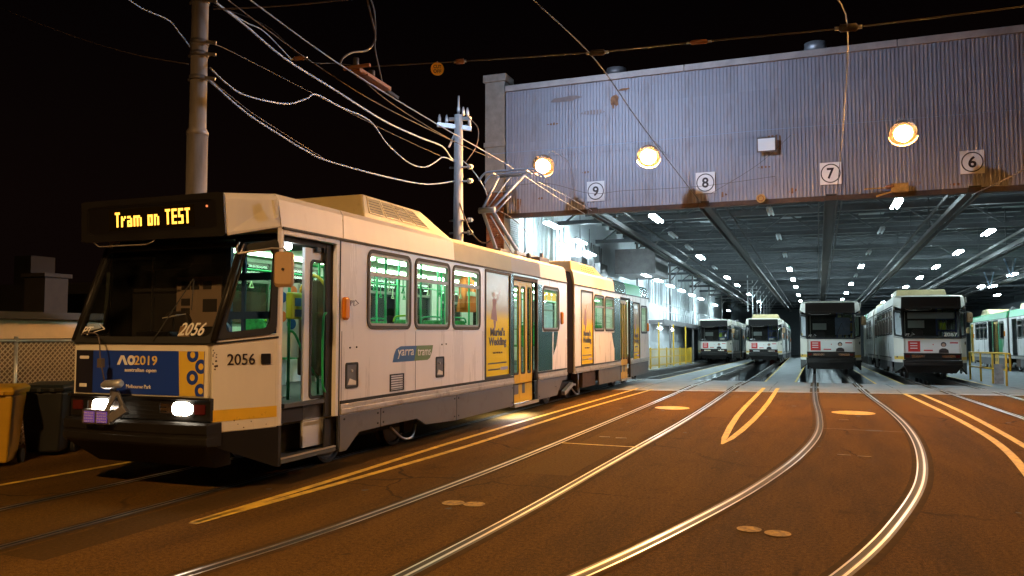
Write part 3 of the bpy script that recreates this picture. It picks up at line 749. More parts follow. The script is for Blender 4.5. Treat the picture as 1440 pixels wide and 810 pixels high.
    for y, z in ((2.09, 2.10), (11.56, 2.12), (22.12, 1.95)):
        m_ = MB(); m_.loft([[SR(u, v, d) for u, v in inset_rr((y - .065, y + .065, z - .15, z + .15), i, .05)] for d, i in ((0, 0), (.03, .0), (.05, .02))]); m_.build('side_marker', 'orange_lens', T, bevel=.004)
    for y in (2.22, 4.98):
        mb = MB(); mb.prism(circ(y, 1.585, .012, 8), SR, 0, .012); mb.prism(circ(y + .16, 1.59, .012, 8), SR, 0, .012); mb.build('rivet', 'dark_plastic', T)
    # ---- interior
    mb = MB(); mb.box(-1.23, 1.23, .95, J0, .90, .95); mb.box(-1.23, 1.23, J1, LEN - .08, .90, .95); mb.box(-.95, .95, J0, J1, .88, .94)
    mb.box(-1.23, .62, .45, .95, .90, .95)
    mb.build('saloon_floor', 'interior_floor', T)
    mb = MB(); mb.box(-1.22, 1.22, .80, J0, 2.955, 2.985); mb.box(-1.22, 1.22, J1, LEN - .08, 2.955, 2.985)
    for s in (1, -1):
        for a, b in ((2.1, J0), (J1, LEN - .1)): mb.face([(s * 1.225, a, 2.78 + .17), (s * 1.225, b, 2.95), (s * .95, b, 2.95), (s * .95, a, 2.95)])
    mb.build('saloon_ceiling', 'interior_cream', T)
    for x in (-.55, .55):
        for a, b in ((1.3, 4.0), (4.3, 7.9), (8.2, 11.7), (13.0, 16.0), (16.4, 19.4), (19.7, 22.0)):
            MB().box(x - .06, x + .06, a, b, 2.91, 2.952).build('saloon_light', 'tram_tube', T)
    mb = MB()
    for x in (-.62, .62):
        mb.tube([(x, 2.3, 2.70), (x, 11.8, 2.70)], .017, 7); mb.tube([(x, 13, 2.70), (x, 21.8, 2.70)], .017, 7)
    mb.build('hand_rail', 'green_pole', T)
    for x, y in ((.72, 2.35), (.62, 3.35), (-.62, 3.2), (.62, 4.75), (-.62, 5.1), (.62, 6.2), (-.62, 6.9), (.62, 7.6), (-.3, 8.4), (.62, 10.0), (.62, 14.2), (-.62, 15.2), (.62, 16.1), (.62, 17.4), (.62, 20.0), (-.25, 3.5), (.2, 4.2), (-.3, 5.6), (.25, 5.9), (.9, 2.9), (.95, 3.75), (-.95, 4.5), (.9, 5.0), (-.2, 6.6), (.3, 7.0), (.2, 9.0), (.3, 15.0), (-.2, 16.5)):
        MB().tube([(x, y, .95), (x, y, 2.95)], .019, 8).build('grab_pole', 'green_pole', T)
    for k in range(22):
        x = .62 if k % 2 else -.62; y = 2.6 + (k // 2) * .46
        mb = MB(); mb.bar((x, y, 2.70), (x, y, 2.52), .022, .006); mb.bar((x, y - .045, 2.44), (x, y + .045, 2.44), .02, .016); mb.bar((x, y, 2.52), (x, y - .045, 2.44), .016, .01); mb.bar((x, y, 2.52), (x, y + .045, 2.44), .016, .01); mb.build('hand_strap', 'green_pole' if k % 3 else 'interior_cream', T)
    for x, y in ((-.9, 3.0), (-.9, 3.9), (-.9, 4.8), (-.9, 5.7), (-.9, 6.6), (.9, 4.4), (.9, 5.35), (.9, 6.35), (.9, 14.4), (-.9, 14.9), (-.9, 16.0), (.9, 16.4)):
        s_ = MB(); s_.loft([[(x - .22, y, z), (x + .22, y, z), (x + .22, y + .07, z), (x - .22, y + .07, z)] for z in (1.40, 1.5, 1.85)] + [[(x - .16, y + .02, 1.99), (x + .16, y + .02, 1.99), (x + .16, y + .08, 1.99), (x - .16, y + .08, 1.99)]])
        so = s_.build('seat', 'seat_green', T, bevel=.02)
        MB().box(x - .22, x + .22, y - .40, y, 1.36, 1.42).build('seat_cushion', 'seat_green', so, bevel=.02)
        MB().box(x - .05, x + .05, y - .25, y - .15, .95, 1.36).build('seat_leg', 'galv', so)
        MB().tube(arc([(x - .20, y + .04, 1.95), (x - .15, y + .05, 2.04), (x + .15, y + .05, 2.04), (x + .20, y + .04, 1.95)], 4), .016, 6).build('grab_handle', 'green_pole' if y > 5 else 'lime', so)
    # partition behind the driver: blue framing, glazed on the kerb side, notice board on the other
    Y_ = 1.02
    pt = MB()
    for a in (.28, .97): pt.box(a, a + .07, Y_, Y_ + .05, .95, 2.95)
    pt.box(.52, .56, Y_ + .004, Y_ + .046, 1.42, 2.88)
    for z in (1.42, 1.95, 2.42, 2.86): pt.box(.35, .97, Y_ + .005, Y_ + .045, z, z + .09)
    pt.box(.35, .97, Y_ + .01, Y_ + .04, .95, 1.42)
    po = pt.build('cab_partition', 'cab_blue', T)
    mb = MB(); mb.face([(.35, Y_ + .02, 1.42), (.97, Y_ + .02, 1.42), (.97, Y_ + .02, 2.9), (.35, Y_ + .02, 2.9)]); mb.build('pane', 'pane', po)
    MB().box(-1.23, .28, Y_, Y_ + .04, .95, 2.95).build('partition_panel', 'house_dark', po)
    mb = MB(); mb.box(-1.222, -1.212, .69, 1.02, .95, 2.90); mb.box(-1.2, 1.2, .78, 1.06, 2.90, 2.945); mb.build('cab_dark_sheet', 'dark_plastic', T)  # dark sheets added to darken the cab behind the windscreen
    nb = MB(); nb.box(-.46, .24, Y_ - .03, Y_ - .012, 1.86, 2.48); no = nb.build('notice_board', 'notice_beige', T)
    mb = MB()
    for a, b, c, d in ((-.26, -.13, 2.2, 2.3), (-.11, .02, 2.2, 2.3), (.08, .21, 2.2, 2.3), (-.26, -.12, 2.0, 2.09), (-.26, -.12, 1.89, 1.97), (-.26, -.12, 1.78, 1.86), (.08, .30, 1.92, 2.08)): mb.box(a - .12, b - .12, Y_ - .034, Y_ - .03, c + .12, d + .12)
    mb.build('notice', 'notice_dark', no)
    mb = MB(); mb.box(-.86, -.845, Y_ - .04, Y_ - .01, 1.75, 2.75); mb.box(-.86, -.5, Y_ - .04, Y_ - .01, 1.75, 1.765); mb.build('door_edge', 'silver', po)
    # driver's desk, seat and steering column
    mb = MB(); mb.loft([[(-.95, .12, .95), (.75, .12, .95), (.75, .5, .95), (-.95, .5, .95)], [(-.95, .12, 1.66), (.75, .12, 1.66), (.75, .42, 1.60), (-.95, .42, 1.60)]]); mb.box(-.25, .25, .15, .32, 1.66, 1.80)
    mb.build('driver_desk', 'dark_plastic', T, bevel=.02)
    MB().loft([[(-.28, .16, 1.665), (-.02, .16, 1.665), (-.02, .18, 1.665), (-.28, .18, 1.665)], [(-.30, .30, 1.80), (-.04, .30, 1.80), (-.04, .31, 1.80), (-.30, .31, 1.80)]]).build('dash_paper', 'cream', T)
    MB().loft([[(.30, .20, 1.67), (.46, .20, 1.67), (.46, .22, 1.67), (.30, .22, 1.67)], [(.31, .26, 1.86), (.47, .26, 1.86), (.47, .27, 1.86), (.31, .27, 1.86)]]).build('dash_card', 'tan_mirror', T)
    MB().loft([[(-.10, .40, 1.95), (.14, .36, 1.98), (.16, .50, 2.0), (-.06, .54, 1.97)], [(-.10, .40, 1.96), (.14, .36, 1.99), (.16, .50, 2.01), (-.06, .54, 1.98)]]).build('dash_paper', 'cream', T)
    MB().tube([(.02, .45, 1.6), (.02, .45, 1.96)], .012, 6).build('desk_stalk', 'dark_plastic', T)
    s_ = MB(); s_.loft([[(-.62, .92, z), (-.20, .92, z), (-.20, 1.0, z), (-.62, 1.0, z)] for z in (1.3, 1.4, 1.95)] + [[(-.55, .93, 2.05), (-.27, .93, 2.05), (-.27, 1.0, 2.05), (-.55, 1.0, 2.05)]]); s_.box(-.62, -.20, .55, .95, 1.25, 1.35); s_.build('driver_seat', 'notice_dark', T, bevel=.03)
    MB().prism(circ(.62, 1.80, .11, 16), front(.62), 0, .05).build('desk_fan', 'cab_blue', T)
    MB().tube(arc([(.55, .62, 1.66), (.62, .66, 1.76), (.95, .72, 1.78), (1.1, .74, 1.70)], 5), .016, 6).build('desk_rail', 'green_pole', T)
    # ---- front doorway: steps, lamp, folded leaf, poles, ticket reader
    mb = MB(); mb.box(.98, XS + .01, .80, 1.90, .285, .335); mb.box(.66, .98, .80, 1.72, .63, .675); mb.box(.93, .975, .80, 1.72, .335, .63); mb.box(.61, .655, .80, 1.72, .675, .95)
    mb.box(-1.2, .62, .90, 1.9, .93, .955)
    mb.build('entrance_step', 'interior_floor', T)
    mb = MB(); mb.box(1.285, XS + .014, .80, 1.90, .335, .35); mb.box(.965, .985, .80, 1.72, .675, .69); mb.box(.645, .665, .80, 1.72, .955, .968); mb.build('step_edge', 'strip_metal', T)
    mb = MB(); mb.box(1.215, XS - .065, 1.76, 1.99, .34, 2.92); mb.box(.6, XS - .07, .80, 1.90, 2.86, 2.93); mb.build('door_jamb', 'under_dark', T)
    fL = lambda u, v, d: (1.17 + d, u, v)
    dl = MB()
    for a, b, c, d in cells(1.38, 1.95, .38, 2.84, [(1.51, 1.84, .98, 2.68)]): dl.box(1.14, 1.18, a, b, c, d)
    dl_o = dl.build('front_door', 'door_grey', T)
    mb = MB(); mb.ring(rr(1.49, 1.86, .96, 2.70, .06), rr(1.525, 1.825, .995, 2.665, .05), fL, .005, .02); mb.build('glass_seal', 'rubber', dl_o)
    mb = MB(); mb.face([fL(u, v, -.005) for u, v in ((1.51, .98), (1.84, .98), (1.84, 2.68), (1.51, 2.68))]); mb.build('door_glass', 'pane_green', dl_o)
    mb = MB(); mb.tube(arc([(1.185, 1.87, 2.02), (1.23, 1.76, 2.03), (1.235, 1.70, 1.90), (1.235, 1.70, 1.2), (1.23, 1.76, 1.05), (1.185, 1.87, 1.00)], 5), .015, 7); mb.build('door_handrail', 'green_pole', dl_o)
    mb = MB(); mb.box(1.12, 1.22, 1.58, 1.66, 2.80, 2.88); mb.box(1.12, 1.22, 1.72, 1.80, 2.80, 2.88); mb.build('door_hinge', 'dark_plastic', dl_o)
    mb = MB(); mb.ball((1.15, 1.08, 2.82), .045, 12, 8); mb.build('door_lamp', 'door_lamp', T)
    MB().tube([(.97, 1.36, .96), (.97, 1.36, 2.9)], .02, 8).build('grab_pole', 'green_pole', T)
    MB().tube(arc([(.97, 1.36, 1.80), (1.02, 1.42, 1.76), (1.06, 1.62, 1.42), (1.10, 1.80, 1.20)], 5), .017, 7).build('hand_rail', 'green_pole', T)
    v = MB(); v.loft([[(1.0 + a, 1.24 + b, z) for a, b in ((0, 0), (.09, .02), (.09, .26), (0, .24))] for z in (1.95, 1.99, 2.24, 2.28)]); vo = v.build('ticket_reader', 'lime', T, bevel=.02)
    MB().box(1.085, 1.098, 1.31, 1.43, 2.11, 2.21).build('reader_screen', 'blue_screen', vo)
    MB().box(1.085, 1.098, 1.31, 1.44, 1.98, 2.07).build('reader_pad', 'logo_blue', vo)
    v = MB(); v.loft([[(.72 + a, 3.10 + b, z) for a, b in ((0, 0), (.10, .0), (.10, .22), (0, .22))] for z in (1.82, 1.86, 2.06, 2.09)]); vo = v.build('ticket_reader', 'lime', T, bevel=.02)
    MB().box(.815, .826, 3.15, 3.27, 1.96, 2.04).build('reader_screen', 'blue_screen', vo)
    # cream panel with coloured spots inside the doorway, brown seat back standing in for an unclear shape behind the leaf
    mb = MB(); mb.box(.22, .56, 2.10, 2.13, 1.45, 2.45); sp = mb.build('spotted_panel', 'cream', T)
    for x, z, m_ in ((.47, 2.34, 'hi_vis'), (.46, 2.12, 'hi_vis'), (.31, 2.26, 'logo_blue'), (.46, 1.9, 'logo_blue'), (.31, 2.0, 'hi_vis')):
        MB().prism(circ(x, z, .075, 16), front(2.10), 0, .004).build('spot', m_, sp)
    s_ = MB(); s_.loft([[(.42, 2.28, z), (.96, 2.28, z), (.96, 2.36, z), (.42, 2.36, z)] for z in (1.2, 1.5, 2.25)] + [[(.52, 2.29, 2.50), (.86, 2.29, 2.50), (.86, 2.35, 2.50), (.52, 2.35, 2.50)]]); so = s_.build('seat', 'seat_brown', T, bevel=.05, seg=3)
    MB().tube(arc([(.42, 2.27, 1.9), (.44, 2.27, 2.3), (.69, 2.27, 2.56), (.94, 2.27, 2.3), (.96, 2.27, 1.9)], 5), .022, 7).build('grab_handle', 'band_yellow', so)
    # ---- folding doors in the middle and at the rear
    def folding(b, leaves, nm='folding_door'):
        y0, y1, z0, z1 = b
        d = MB(); d.ring([(y0, z0), (y1, z0), (y1, z1 + .05), (y0, z1 + .05)], [(y0 + .03, z0 + .03), (y1 - .06, z0 + .03), (y1 - .06, z1 - .03), (y0 + .03, z1 - .03)], SR, -.06, .004)
        D_ = d.build(nm, 'rubber', T)
        MB().box(XS - .16, XS - .10, y1 - .26, y1 - .03, z0 + .03, z1).build('door_gap', 'under_dark', D_)
        for a, c in leaves:
            fl = MB(); f_ = side(XS - .05)
            for u0, u1, v0, v1 in cells(a, c, z0 + .035, z1 - .02, [(a + .075, c - .075, .92, z1 - .16)]): fl.box(XS - .085, XS - .05, u0, u1, v0, v1)
            lo = fl.build('door_leaf', 'door_yellow', D_)
    folding(DOOR2, [(8.34, 8.80), (8.81, 9.19), (9.20, 9.56)]); folding(DOOR3, [(17.82, 18.26), (18.27, 18.62), (18.63, 18.96)])
    for nm, b, lv in (('folding_door', DOOR2, [(8.34, 8.80), (8.81, 9.19), (9.20, 9.56)]), ('folding_door', DOOR3, [(17.82, 18.26), (18.27, 18.62), (18.63, 18.96)])):
        D_ = [c for c in T.children if c.name.startswith('folding_door') and abs(c.data.vertices[0].co.y - b[0]) < .01][0]
        for a, c in lv:
            mb = MB(); mb.ring(rr(a + .06, c - .06, .90, b[3] - .145, .05), rr(a + .085, c - .085, .93, b[3] - .17, .04), side(XS - .05), -.005, .006); mb.build('glass_seal', 'rubber', D_)
            mb = MB(); mb.face([side(XS - .06)(u, v, 0) for u, v in ((a + .07, .91), (c - .07, .91), (c - .07, b[3] - .15), (a + .07, b[3] - .15))]); mb.build('door_glass', 'pane', D_)
        for a, c in (lv[0], lv[1]):
            MB().prism([(a + .13, .50), (c - .09, .50), (c - .09, .72), (a + .13, .72)], side(XS - .05), 0, .005).build('door_vent', 'skirt_grey', D_)
        MB().box(XS - .08, XS + .03, b[0] + .02, b[1] - .02, b[2] - .03, b[2] + .03).build('door_sill', 'strip_metal', D_)
        if b is DOOR2: MB().box(XS - .30, XS - .12, b[0] + .25, b[1] - .15, b[2] + .02, b[2] + .045).build('step_lamp', 'step_lamp', D_)
        MB().box(XS, XS + .012, b[0] - .03, b[1] + .03, b[3] + .052, b[3] + .085).build('door_header', 'silver', D_)
    # ---- articulation bellows
    mb = MB(); n = 12; rings = []
    for k in range(n + 1):
        y = J0 - .01 + (J1 - J0 + .02) * k / n; i = .10 if k % 2 else .03
        rings.append([(XS - i, y, .75), (XS - i, y, 3.0), (XS - .08 - i, y, 3.36 - i), (-XS + .08 + i, y, 3.36 - i), (-XS + i, y, 3.0), (-XS + i, y, .75)])
    for a, b in zip(rings, rings[1:]):
        for k in range(5): mb.face([a[k], a[k + 1], b[k + 1], b[k]])
    mb.build('bellows', 'bellows', T)
    # ---- underframe and bogies
    mb = MB(); mb.box(-1.18, 1.18, .82, 11.6, .72, .89); mb.box(-1.18, 1.18, 13.1, 22.2, .72, .89); mb.box(-1.1, 1.1, 5.2, 8.2, .38, .72); mb.box(-1.1, 1.1, 15.2, 17.2, .38, .72)
    mb.box(-.5, .5, 11.6, 13.1, .6, .88)
    mb.build('underframe', 'under_dark', T)
    for yc in (3.44, 12.9, 19.9):
        b = MB(); b.box(-.95, -.87, yc - 1.35, yc + 1.35, .32, .50); b.box(.87, .95, yc - 1.35, yc + 1.35, .32, .50); b.box(-.9, .9, yc - .2, yc + .2, .35, .55)
        for s in (1, -1):
            for dy in (-.9, .9): b.box(min(s * .95, s * 1.03), max(s * .95, s * 1.03), yc + dy - .13, yc + dy + .13, .22, .44)
        for dy in (-1.3, 1.3): b.box(-.95, .95, yc + dy - .05, yc + dy + .05, .34, .46)
        bo = b.build('bogie', 'under_dark', T)
        for s in (1, -1):
            for dy in (-.9, .9):
                w = MB(); P = lambda r, d: [(s * (.70 + d), yc + dy + r * math.cos(a), .335 + r * math.sin(a)) for a in [6.2832 * k / 24 for k in range(24)]]
                w.loft([P(.36, -.06), P(.33, -.02), P(.33, .07), P(.29, .075), P(.27, .05), P(.10, .05), P(.09, .09)]); w.build('wheel', 'wheel_steel', bo)
        c = MB(); c.tube(arc([(1.0, yc + .4, .35), (1.05, yc + .7, .15), (1.05, yc + 1.0, .14), (1.0, yc + 1.2, .3)], 5), .02, 6); c.build('brake_pipe', 'galv', bo)
    mb = MB(); mb.bar((1.1, 12.35, .25), (1.15, 12.9, .45), .10, .10); mb.bar((1.1, 12.9, .45), (1.1, 13.4, .40), .05, .05); mb.tube([(1.12, 13.6, .2), (1.12, 13.6, .75)], .02, 6); mb.build('coupling_gear', 'galv', T)
    mb = MB(); mb.box(.9, 1.22, 13.7, 15.0, .30, .74); mb.build('equipment_box', 'rust_box', T)
    mb = MB(); mb.bar((1.15, 19.3, .28), (1.25, 20.1, .20), .06, .06); mb.bar((1.25, 20.1, .2), (1.25, 20.3, .42), .05, .05); mb.build('life_guard', 'under_dark', T)
    # ---- roof gear
    y0, y1 = 3.05, 6.15; a = MB()
    a.loft([[(-1.0, y0, 3.40), (1.0, y0, 3.40), (1.0, y1, 3.40), (-1.0, y1, 3.40)], [(-.93, y0 + .05, 3.80), (.93, y0 + .05, 3.80), (.93, y1 - 1.25, 3.80), (-.93, y1 - 1.25, 3.80)]])
    ao = a.build('air_conditioner', 'ac_cream', T, bevel=.03)
    af = patch((1.0, y0, 3.40), (1.0, y1, 3.40), (.93, y1 - 1.25, 3.80), (.93, y0 + .05, 3.80))
    for k in range(4):
        u0 = .05 + k * .185
        g = MB(); g.ring([(u0, .32), (u0 + .165, .32), (u0 + .165, .92), (u0, .92)], [(u0 + .008, .36), (u0 + .157, .36), (u0 + .157, .88), (u0 + .008, .88)], af, 0, .012)
        g.k = 1; g.face([af(u, v, .003) for u, v in ((u0, .32), (u0 + .165, .32), (u0 + .165, .92), (u0, .92))]); g.k = 0
        for j in range(5):
            v = .40 + j * .10; g.face([af(u0 + .005, v, .004), af(u0 + .16, v, .004), af(u0 + .16, v + .06, .018), af(u0 + .005, v + .06, .018)])
        g.build('grille', ['ac_cream', 'dark_plastic'], ao)
    y0, y1 = 13.6, 17.2; a = MB()
    a.loft([[(-.95, y0, 3.40), (.95, y0, 3.40), (.95, y1, 3.40), (-.95, y1, 3.40)], [(-.90, y0 + .1, 3.72), (.90, y0 + .1, 3.72), (.90, y1 - 1.1, 3.72), (-.90, y1 - 1.1, 3.72)]])
    ao = a.build('air_conditioner', 'ac_cream', T, bevel=.03)
    af = patch((.95, y0, 3.40), (.95, y1, 3.40), (.90, y1 - 1.1, 3.72), (.90, y0 + .1, 3.72))
    mb = MB()
    for i in range(7):
        for j in range(4): u, v = .30 + i * .07 + j * .012, .2 + j * .18; mb.face([af(u, v, .004), af(u + .04, v, .004), af(u + .045, v + .09, .004), af(u + .005, v + .09, .004)])
    mb.build('grille', 'dark_plastic', ao)
    mb = MB(); mb.loft([[(.98, 1.30, 3.06), (1.05, 1.30, 3.06), (1.05, 1.40, 3.06), (.98, 1.40, 3.06)], [(1.0, 1.32, 3.2), (1.02, 1.32, 3.2), (1.02, 1.38, 3.2), (1.0, 1.38, 3.2)]]) if 0 else None
    mb = MB(); mb.bar((XS, .60, 3.30), (XS + .015, .64, 3.10), .05, .03); mb.build('brow_bracket', 'cream', T)
    # pantograph
    pa = empty('pantograph'); pa.parent = T
    P = MB()
    for x in (-.55, .55): P.box(x - .04, x + .04, 10.4, 12.0, 3.60, 3.68)
    for y in (10.5, 11.3, 11.9): P.box(-.6, .6, y - .04, y + .04, 3.56, 3.62)
    P.build('pantograph_base', 'galv', pa)
    I_ = MB()
    for x in (-.55, .55):
        for y in (10.6, 11.8):
            for z, r_ in ((3.42, .05), (3.45, .085), (3.48, .05), (3.51, .085), (3.54, .05)): I_.tube([(x, y, z - .015), (x, y, z + .015)], r_, 10)
    I_.build('insulator', 'ceramic', pa)
    P = MB(); K = (0, 10.0, 4.60); Hd = (0, 11.6, 5.78)
    P.tube([(-.28, 11.4, 3.68), (-.12, 10.02, 4.60)], .045, 8); P.tube([(.28, 11.4, 3.68), (.12, 10.02, 4.60)], .045, 8); P.tube([(0, 11.7, 3.72), (0, 10.2, 4.50)], .02, 6)
    P.tube([(-.2, 10.0, 4.60), (.2, 10.0, 4.60)], .07, 8)
    P.build('lower_arm', 'cable_light', pa)
    P = MB(); P.tube([(-.12, 10.0, 4.62), (-.35, 11.6, 5.70)], .035, 8); P.tube([(.12, 10.0, 4.62), (.35, 11.6, 5.70)], .035, 8); P.tube([(0, 10.1, 4.70), (0, 11.5, 5.66)], .018, 6); P.tube([(-.24, 10.8, 5.16), (.24, 10.8, 5.16)], .018, 6)
    P.tube([(-.35, 11.6, 5.70), (.35, 11.6, 5.70)], .03, 8); P.tube([(.2, 10.05, 4.55), (.35, 10.6, 5.0)], .02, 6)
    P.build('upper_arm', 'cable_light', pa)
    for dy in (-.18, .18):
        P = MB(); P.tube(arc([(-.82, 11.6 + dy, 5.60), (-.70, 11.6 + dy, 5.74), (-.5, 11.6 + dy, 5.80), (.5, 11.6 + dy, 5.80), (.70, 11.6 + dy, 5.74), (.82, 11.6 + dy, 5.60)], 5), .028, 8); P.build('collector_bar', 'cable_light', pa)
    P = MB()
    for x in (-.45, .45): P.bar((x, 11.40, 5.77), (x, 11.80, 5.77), .05, .03); P.bar((x, 11.6, 5.77), (x * .78, 11.6, 5.68), .03, .03)
    P.build('head_frame', 'galv', pa)
    P = MB(); P.tube(arc([(.3, 11.7, 3.7), (.45, 11.5, 4.2), (.35, 10.6, 4.5), (.1, 10.05, 4.66)], 6), .012, 5); P.build('pantograph_cable', 'cable_dark', pa)
    MB().box(-.4, .5, 9.6, 10.1, 3.45, 3.66).build('roof_equipment', 'galv_dark', T, bevel=.01)
    MB().box(.55, .95, 11.0, 11.7, 3.42, 3.58).build('roof_equipment', 'galv_dark', T, bevel=.01)
    MB().tube([(.7, 10.9, 3.46), (.7, 10.9, 3.66)], .06, 8).build('roof_equipment', 'galv_dark', T)
    MB().tube([(.85, 11.4, 3.46), (.85, 11.4, 3.70)], .05, 8).build('roof_equipment', 'galv_dark', T)
    # ---- wing mirror
    mp = empty('wing_mirror'); mp.parent = T
    mb = MB(); mb.tube(arc([(1.03, .36, 2.80), (1.04, .30, 2.72), (1.10, .26, 2.66)], 4) + [Vector((1.36, .50, 2.73)), Vector((1.44, .64, 2.74)), Vector((1.45, .66, 2.50))], .012, 6); mb.tube([(1.06, .40, 2.78), (1.12, .27, 2.66)], .010, 6); mb.build('mirror_arm', 'strip_metal', mp)
    mf = patch((1.33, .60, 2.30), (1.53, .68, 2.30), (1.53, .68, 2.70), (1.33, .60, 2.70))
    mb = MB(); mb.loft([[mf(u, v, d) for u, v in inset_rr((0, 1, 0, 1), i, .18)] for d, i in ((-.02, 0), (.03, .0), (.055, .09))]); mb.build('mirror_shell', 'tan_mirror', mp)
    mb = MB(); mb.tube([mf(.5, .5, .05), mf(.5, .5, .072)], .016, 10); mb.bar(mf(.80, .96, .035), mf(.84, .10, .045), .010, .010); mb.build('mirror_bracket', 'dark_plastic', mp)
    return T

def poster_mat():
    m = bpy.data.materials.new('poster'); m.use_nodes = True; MATS['poster'] = m
    n = m.node_tree.nodes; l = m.node_tree.links; b = n['Principled BSDF']
    t = n.new('ShaderNodeTexCoord'); s = n.new('ShaderNodeSeparateXYZ'); l.new(t.outputs['Generated'], s.inputs[0])
    r = n.new('ShaderNodeValToRGB'); el = r.color_ramp.elements
    el[0].position = .54; el[0].color = (.70, .50, .012, 1); el[1].position = .64; el[1].color = (.40, .33, .18, 1)
    e = el.new(.85); e.color = (.38, .36, .27, 1)
    l.new(s.outputs['Z'], r.inputs[0]); l.new(r.outputs[0], b.inputs['Base Color'])
    b.inputs['Roughness'].default_value = .22
poster_mat()

TX, TY = -7.05, 6.82
tram = make_tram('tram')
SKIP_PARKED = ('hand_strap', 'dash_paper', 'dash_card', 'step_lamp', 'skirt_bolt', 'desk_stalk', 'front_advertisement', 'fleet_number', 'led_lettering', 'led_glow', 'saloon_light', 'lit_lens', 'door_lamp', 'indicator_lamp', 'ticket_reader', 'front_door', 'pantograph',
               'notice_board', 'spotted_panel', 'operator_logo', 'route_notice', 'rust_chips', 'window_poster', 'rivet', 'panel_seam', 'side_hatch', 'desk_fan', 'desk_rail', 'seat', 'grab_pole', 'entrance_step', 'step_edge', 'life_guard')
def parked(X, Y, label, rz=0.0, number=None, ad=True, swap=None, extra=(), blind=None):
    c = copy_tree(tram, skip=SKIP_PARKED + tuple(extra), swap=swap)
    c.location = (X, Y, 0); c.rotation_euler = (0, 0, rz)
    tag(c, label, 'tram', 'parked trams inside the depot')
    mb = MB()
    for a, b, cc, d in cells(.82, 1.89, .34, 2.9, [(.90, 1.32, .95, 2.75), (1.40, 1.80, .95, 2.75)]): mb.box(1.20, 1.25, a, b, cc, d)
    d_ = mb.build('front_door', 'door_yellow' if not ad else 'door_grey', c)
    mb = MB()
    for a, b in ((.90, 1.32), (1.40, 1.80)): mb.face([(1.22, a, .95), (1.22, b, .95), (1.22, b, 2.75), (1.22, a, 2.75)])
    mb.build('door_glass', 'pane_dark', d_)
    for s in (POST[0], POST[1], POST[2]):
        mb = MB(); mb.face([SR(u, v, -.01) for u, v in ((s[0], s[2]), (s[1], s[2]), (s[1], s[3]), (s[0], s[3]))]); mb.build('window_pane', 'pane_dark', c)
    if ad:
        fn = front(-.001)
        mb = MB(); mb.prism([(-.93, 1.10), (.93, 1.10), (.93, 1.60), (-.93, 1.60)], fn, 0, .006); ao = mb.build('front_advertisement', 'ad_white', c)
        MB().prism([(-.85, 1.14), (-.42, 1.14), (-.42, 1.56), (-.85, 1.56)], fn, .006, .010).build('red_field', 'ad_red', ao)
        mb = MB()
        for z in (1.46, 1.36, 1.26): mb.prism([(-.78, z), (-.52, z), (-.52, z + .035), (-.78, z + .035)], fn, .010, .012)
        mb.build('small_print', 'ad_white', ao)
        mb = MB()
        for a, b, z in ((-.30, .02, 1.17), (.62, .90, 1.47), (.02, .05, 1.4)): mb.prism([(a, z), (b, z), (b, z + .05), (a, z + .05)], fn, .006, .010)
        mb.build('small_print', 'ad_red', ao)
        mb = MB(); mb.prism([(.22, 1.10), (.58, 1.10), (.56, 1.22), (.46, 1.28), (.34, 1.28), (.24, 1.22)], fn, .006, .010); mb.prism(circ(.40, 1.43, .098, 14), fn, .006, .008); mb.build('printed_portrait', 'ink', ao)
        mb = MB(); mb.prism(circ(.40, 1.41, .068, 14), fn, .008, .011); mb.build('printed_portrait', 'skin', ao)
    if blind:
        kind_ = {'pale': ('notice_grey2', -.80, .86, 2.46, 2.72), 'blue': ('blind_blue', .22, .85, 1.86, 2.66), 'note': ('ad_white', .45, .80, 1.80, 1.95), 'card': ('ad_white', .38, .70, 1.80, 1.92)}[blind]
        MB().box(kind_[1], kind_[2], .50, .51, kind_[3], kind_[4]).build('sun_blind' if blind in ('pale', 'blue') else 'cab_notice', kind_[0], c)
        if blind in ('pale', 'note'): MB().box(.36, .58, .55, .56, 2.02, 2.30).build('cab_notice', 'lime', c)
        MB().box(-.75, -.15, .9, .91, 2.1, 2.4).build('cab_notice', 'notice_grey2', c)
    if number:
        A, B, C, D = (-HW, .0, 1.70), (HW, .0, 1.70), (HW + .01, .44, 2.80), (-HW - .01, .44, 2.80); wf = patch(A, B, C, D)
        wm = lambda u, v, d: wf(.5 + u / 2.0, v / 1.185, d)
        put_text(text_mesh(number, .48, .16, 'ad_white', bold=.01), wm, .42, .05, .006, 'fleet_number', c)
    return c


# ================================================================== ground, apron, pits, rails, road paint
YF = 24.7
GRADE, YG = .0176, 27.0                  # the shed and its tracks run gently downhill from here
def zg(y): return -GRADE * max(0.0, y - YG)
ROT = Matrix.Translation((0, YG, 0)) @ Matrix.Rotation(-GRADE, 4, 'X') @ Matrix.Translation((0, -YG, 0))
SHED = []                                # top-level objects that stand on the sloping floor
def edge(x): return 25.15 + .17 * x      # the asphalt meets the concrete along this line
g = MB()
g.face([(-90, -60, 0), (90, -60, 0), (90, edge(20), 0), (20, edge(20), 0), (-10.6, edge(-10.6), 0), (-90, edge(-10.6), 0)])
g.face([(-90, edge(-10.6), 0), (-10.6, edge(-10.6), 0), (-10.6, 140, 0), (-90, 140, 0)])
g.face([(20, edge(20), 0), (90, edge(20), 0), (90, 140, 0), (20, 140, 0)])
g.face([(-90, 140, 0), (90, 140, 0), (90, 400, 0), (-90, 400, 0)]); g.face([(-90, -60, 0), (-90, -61, 0), (90, -61, 0), (90, -60, 0)])
struct(g.build('ground', 'asphalt'))
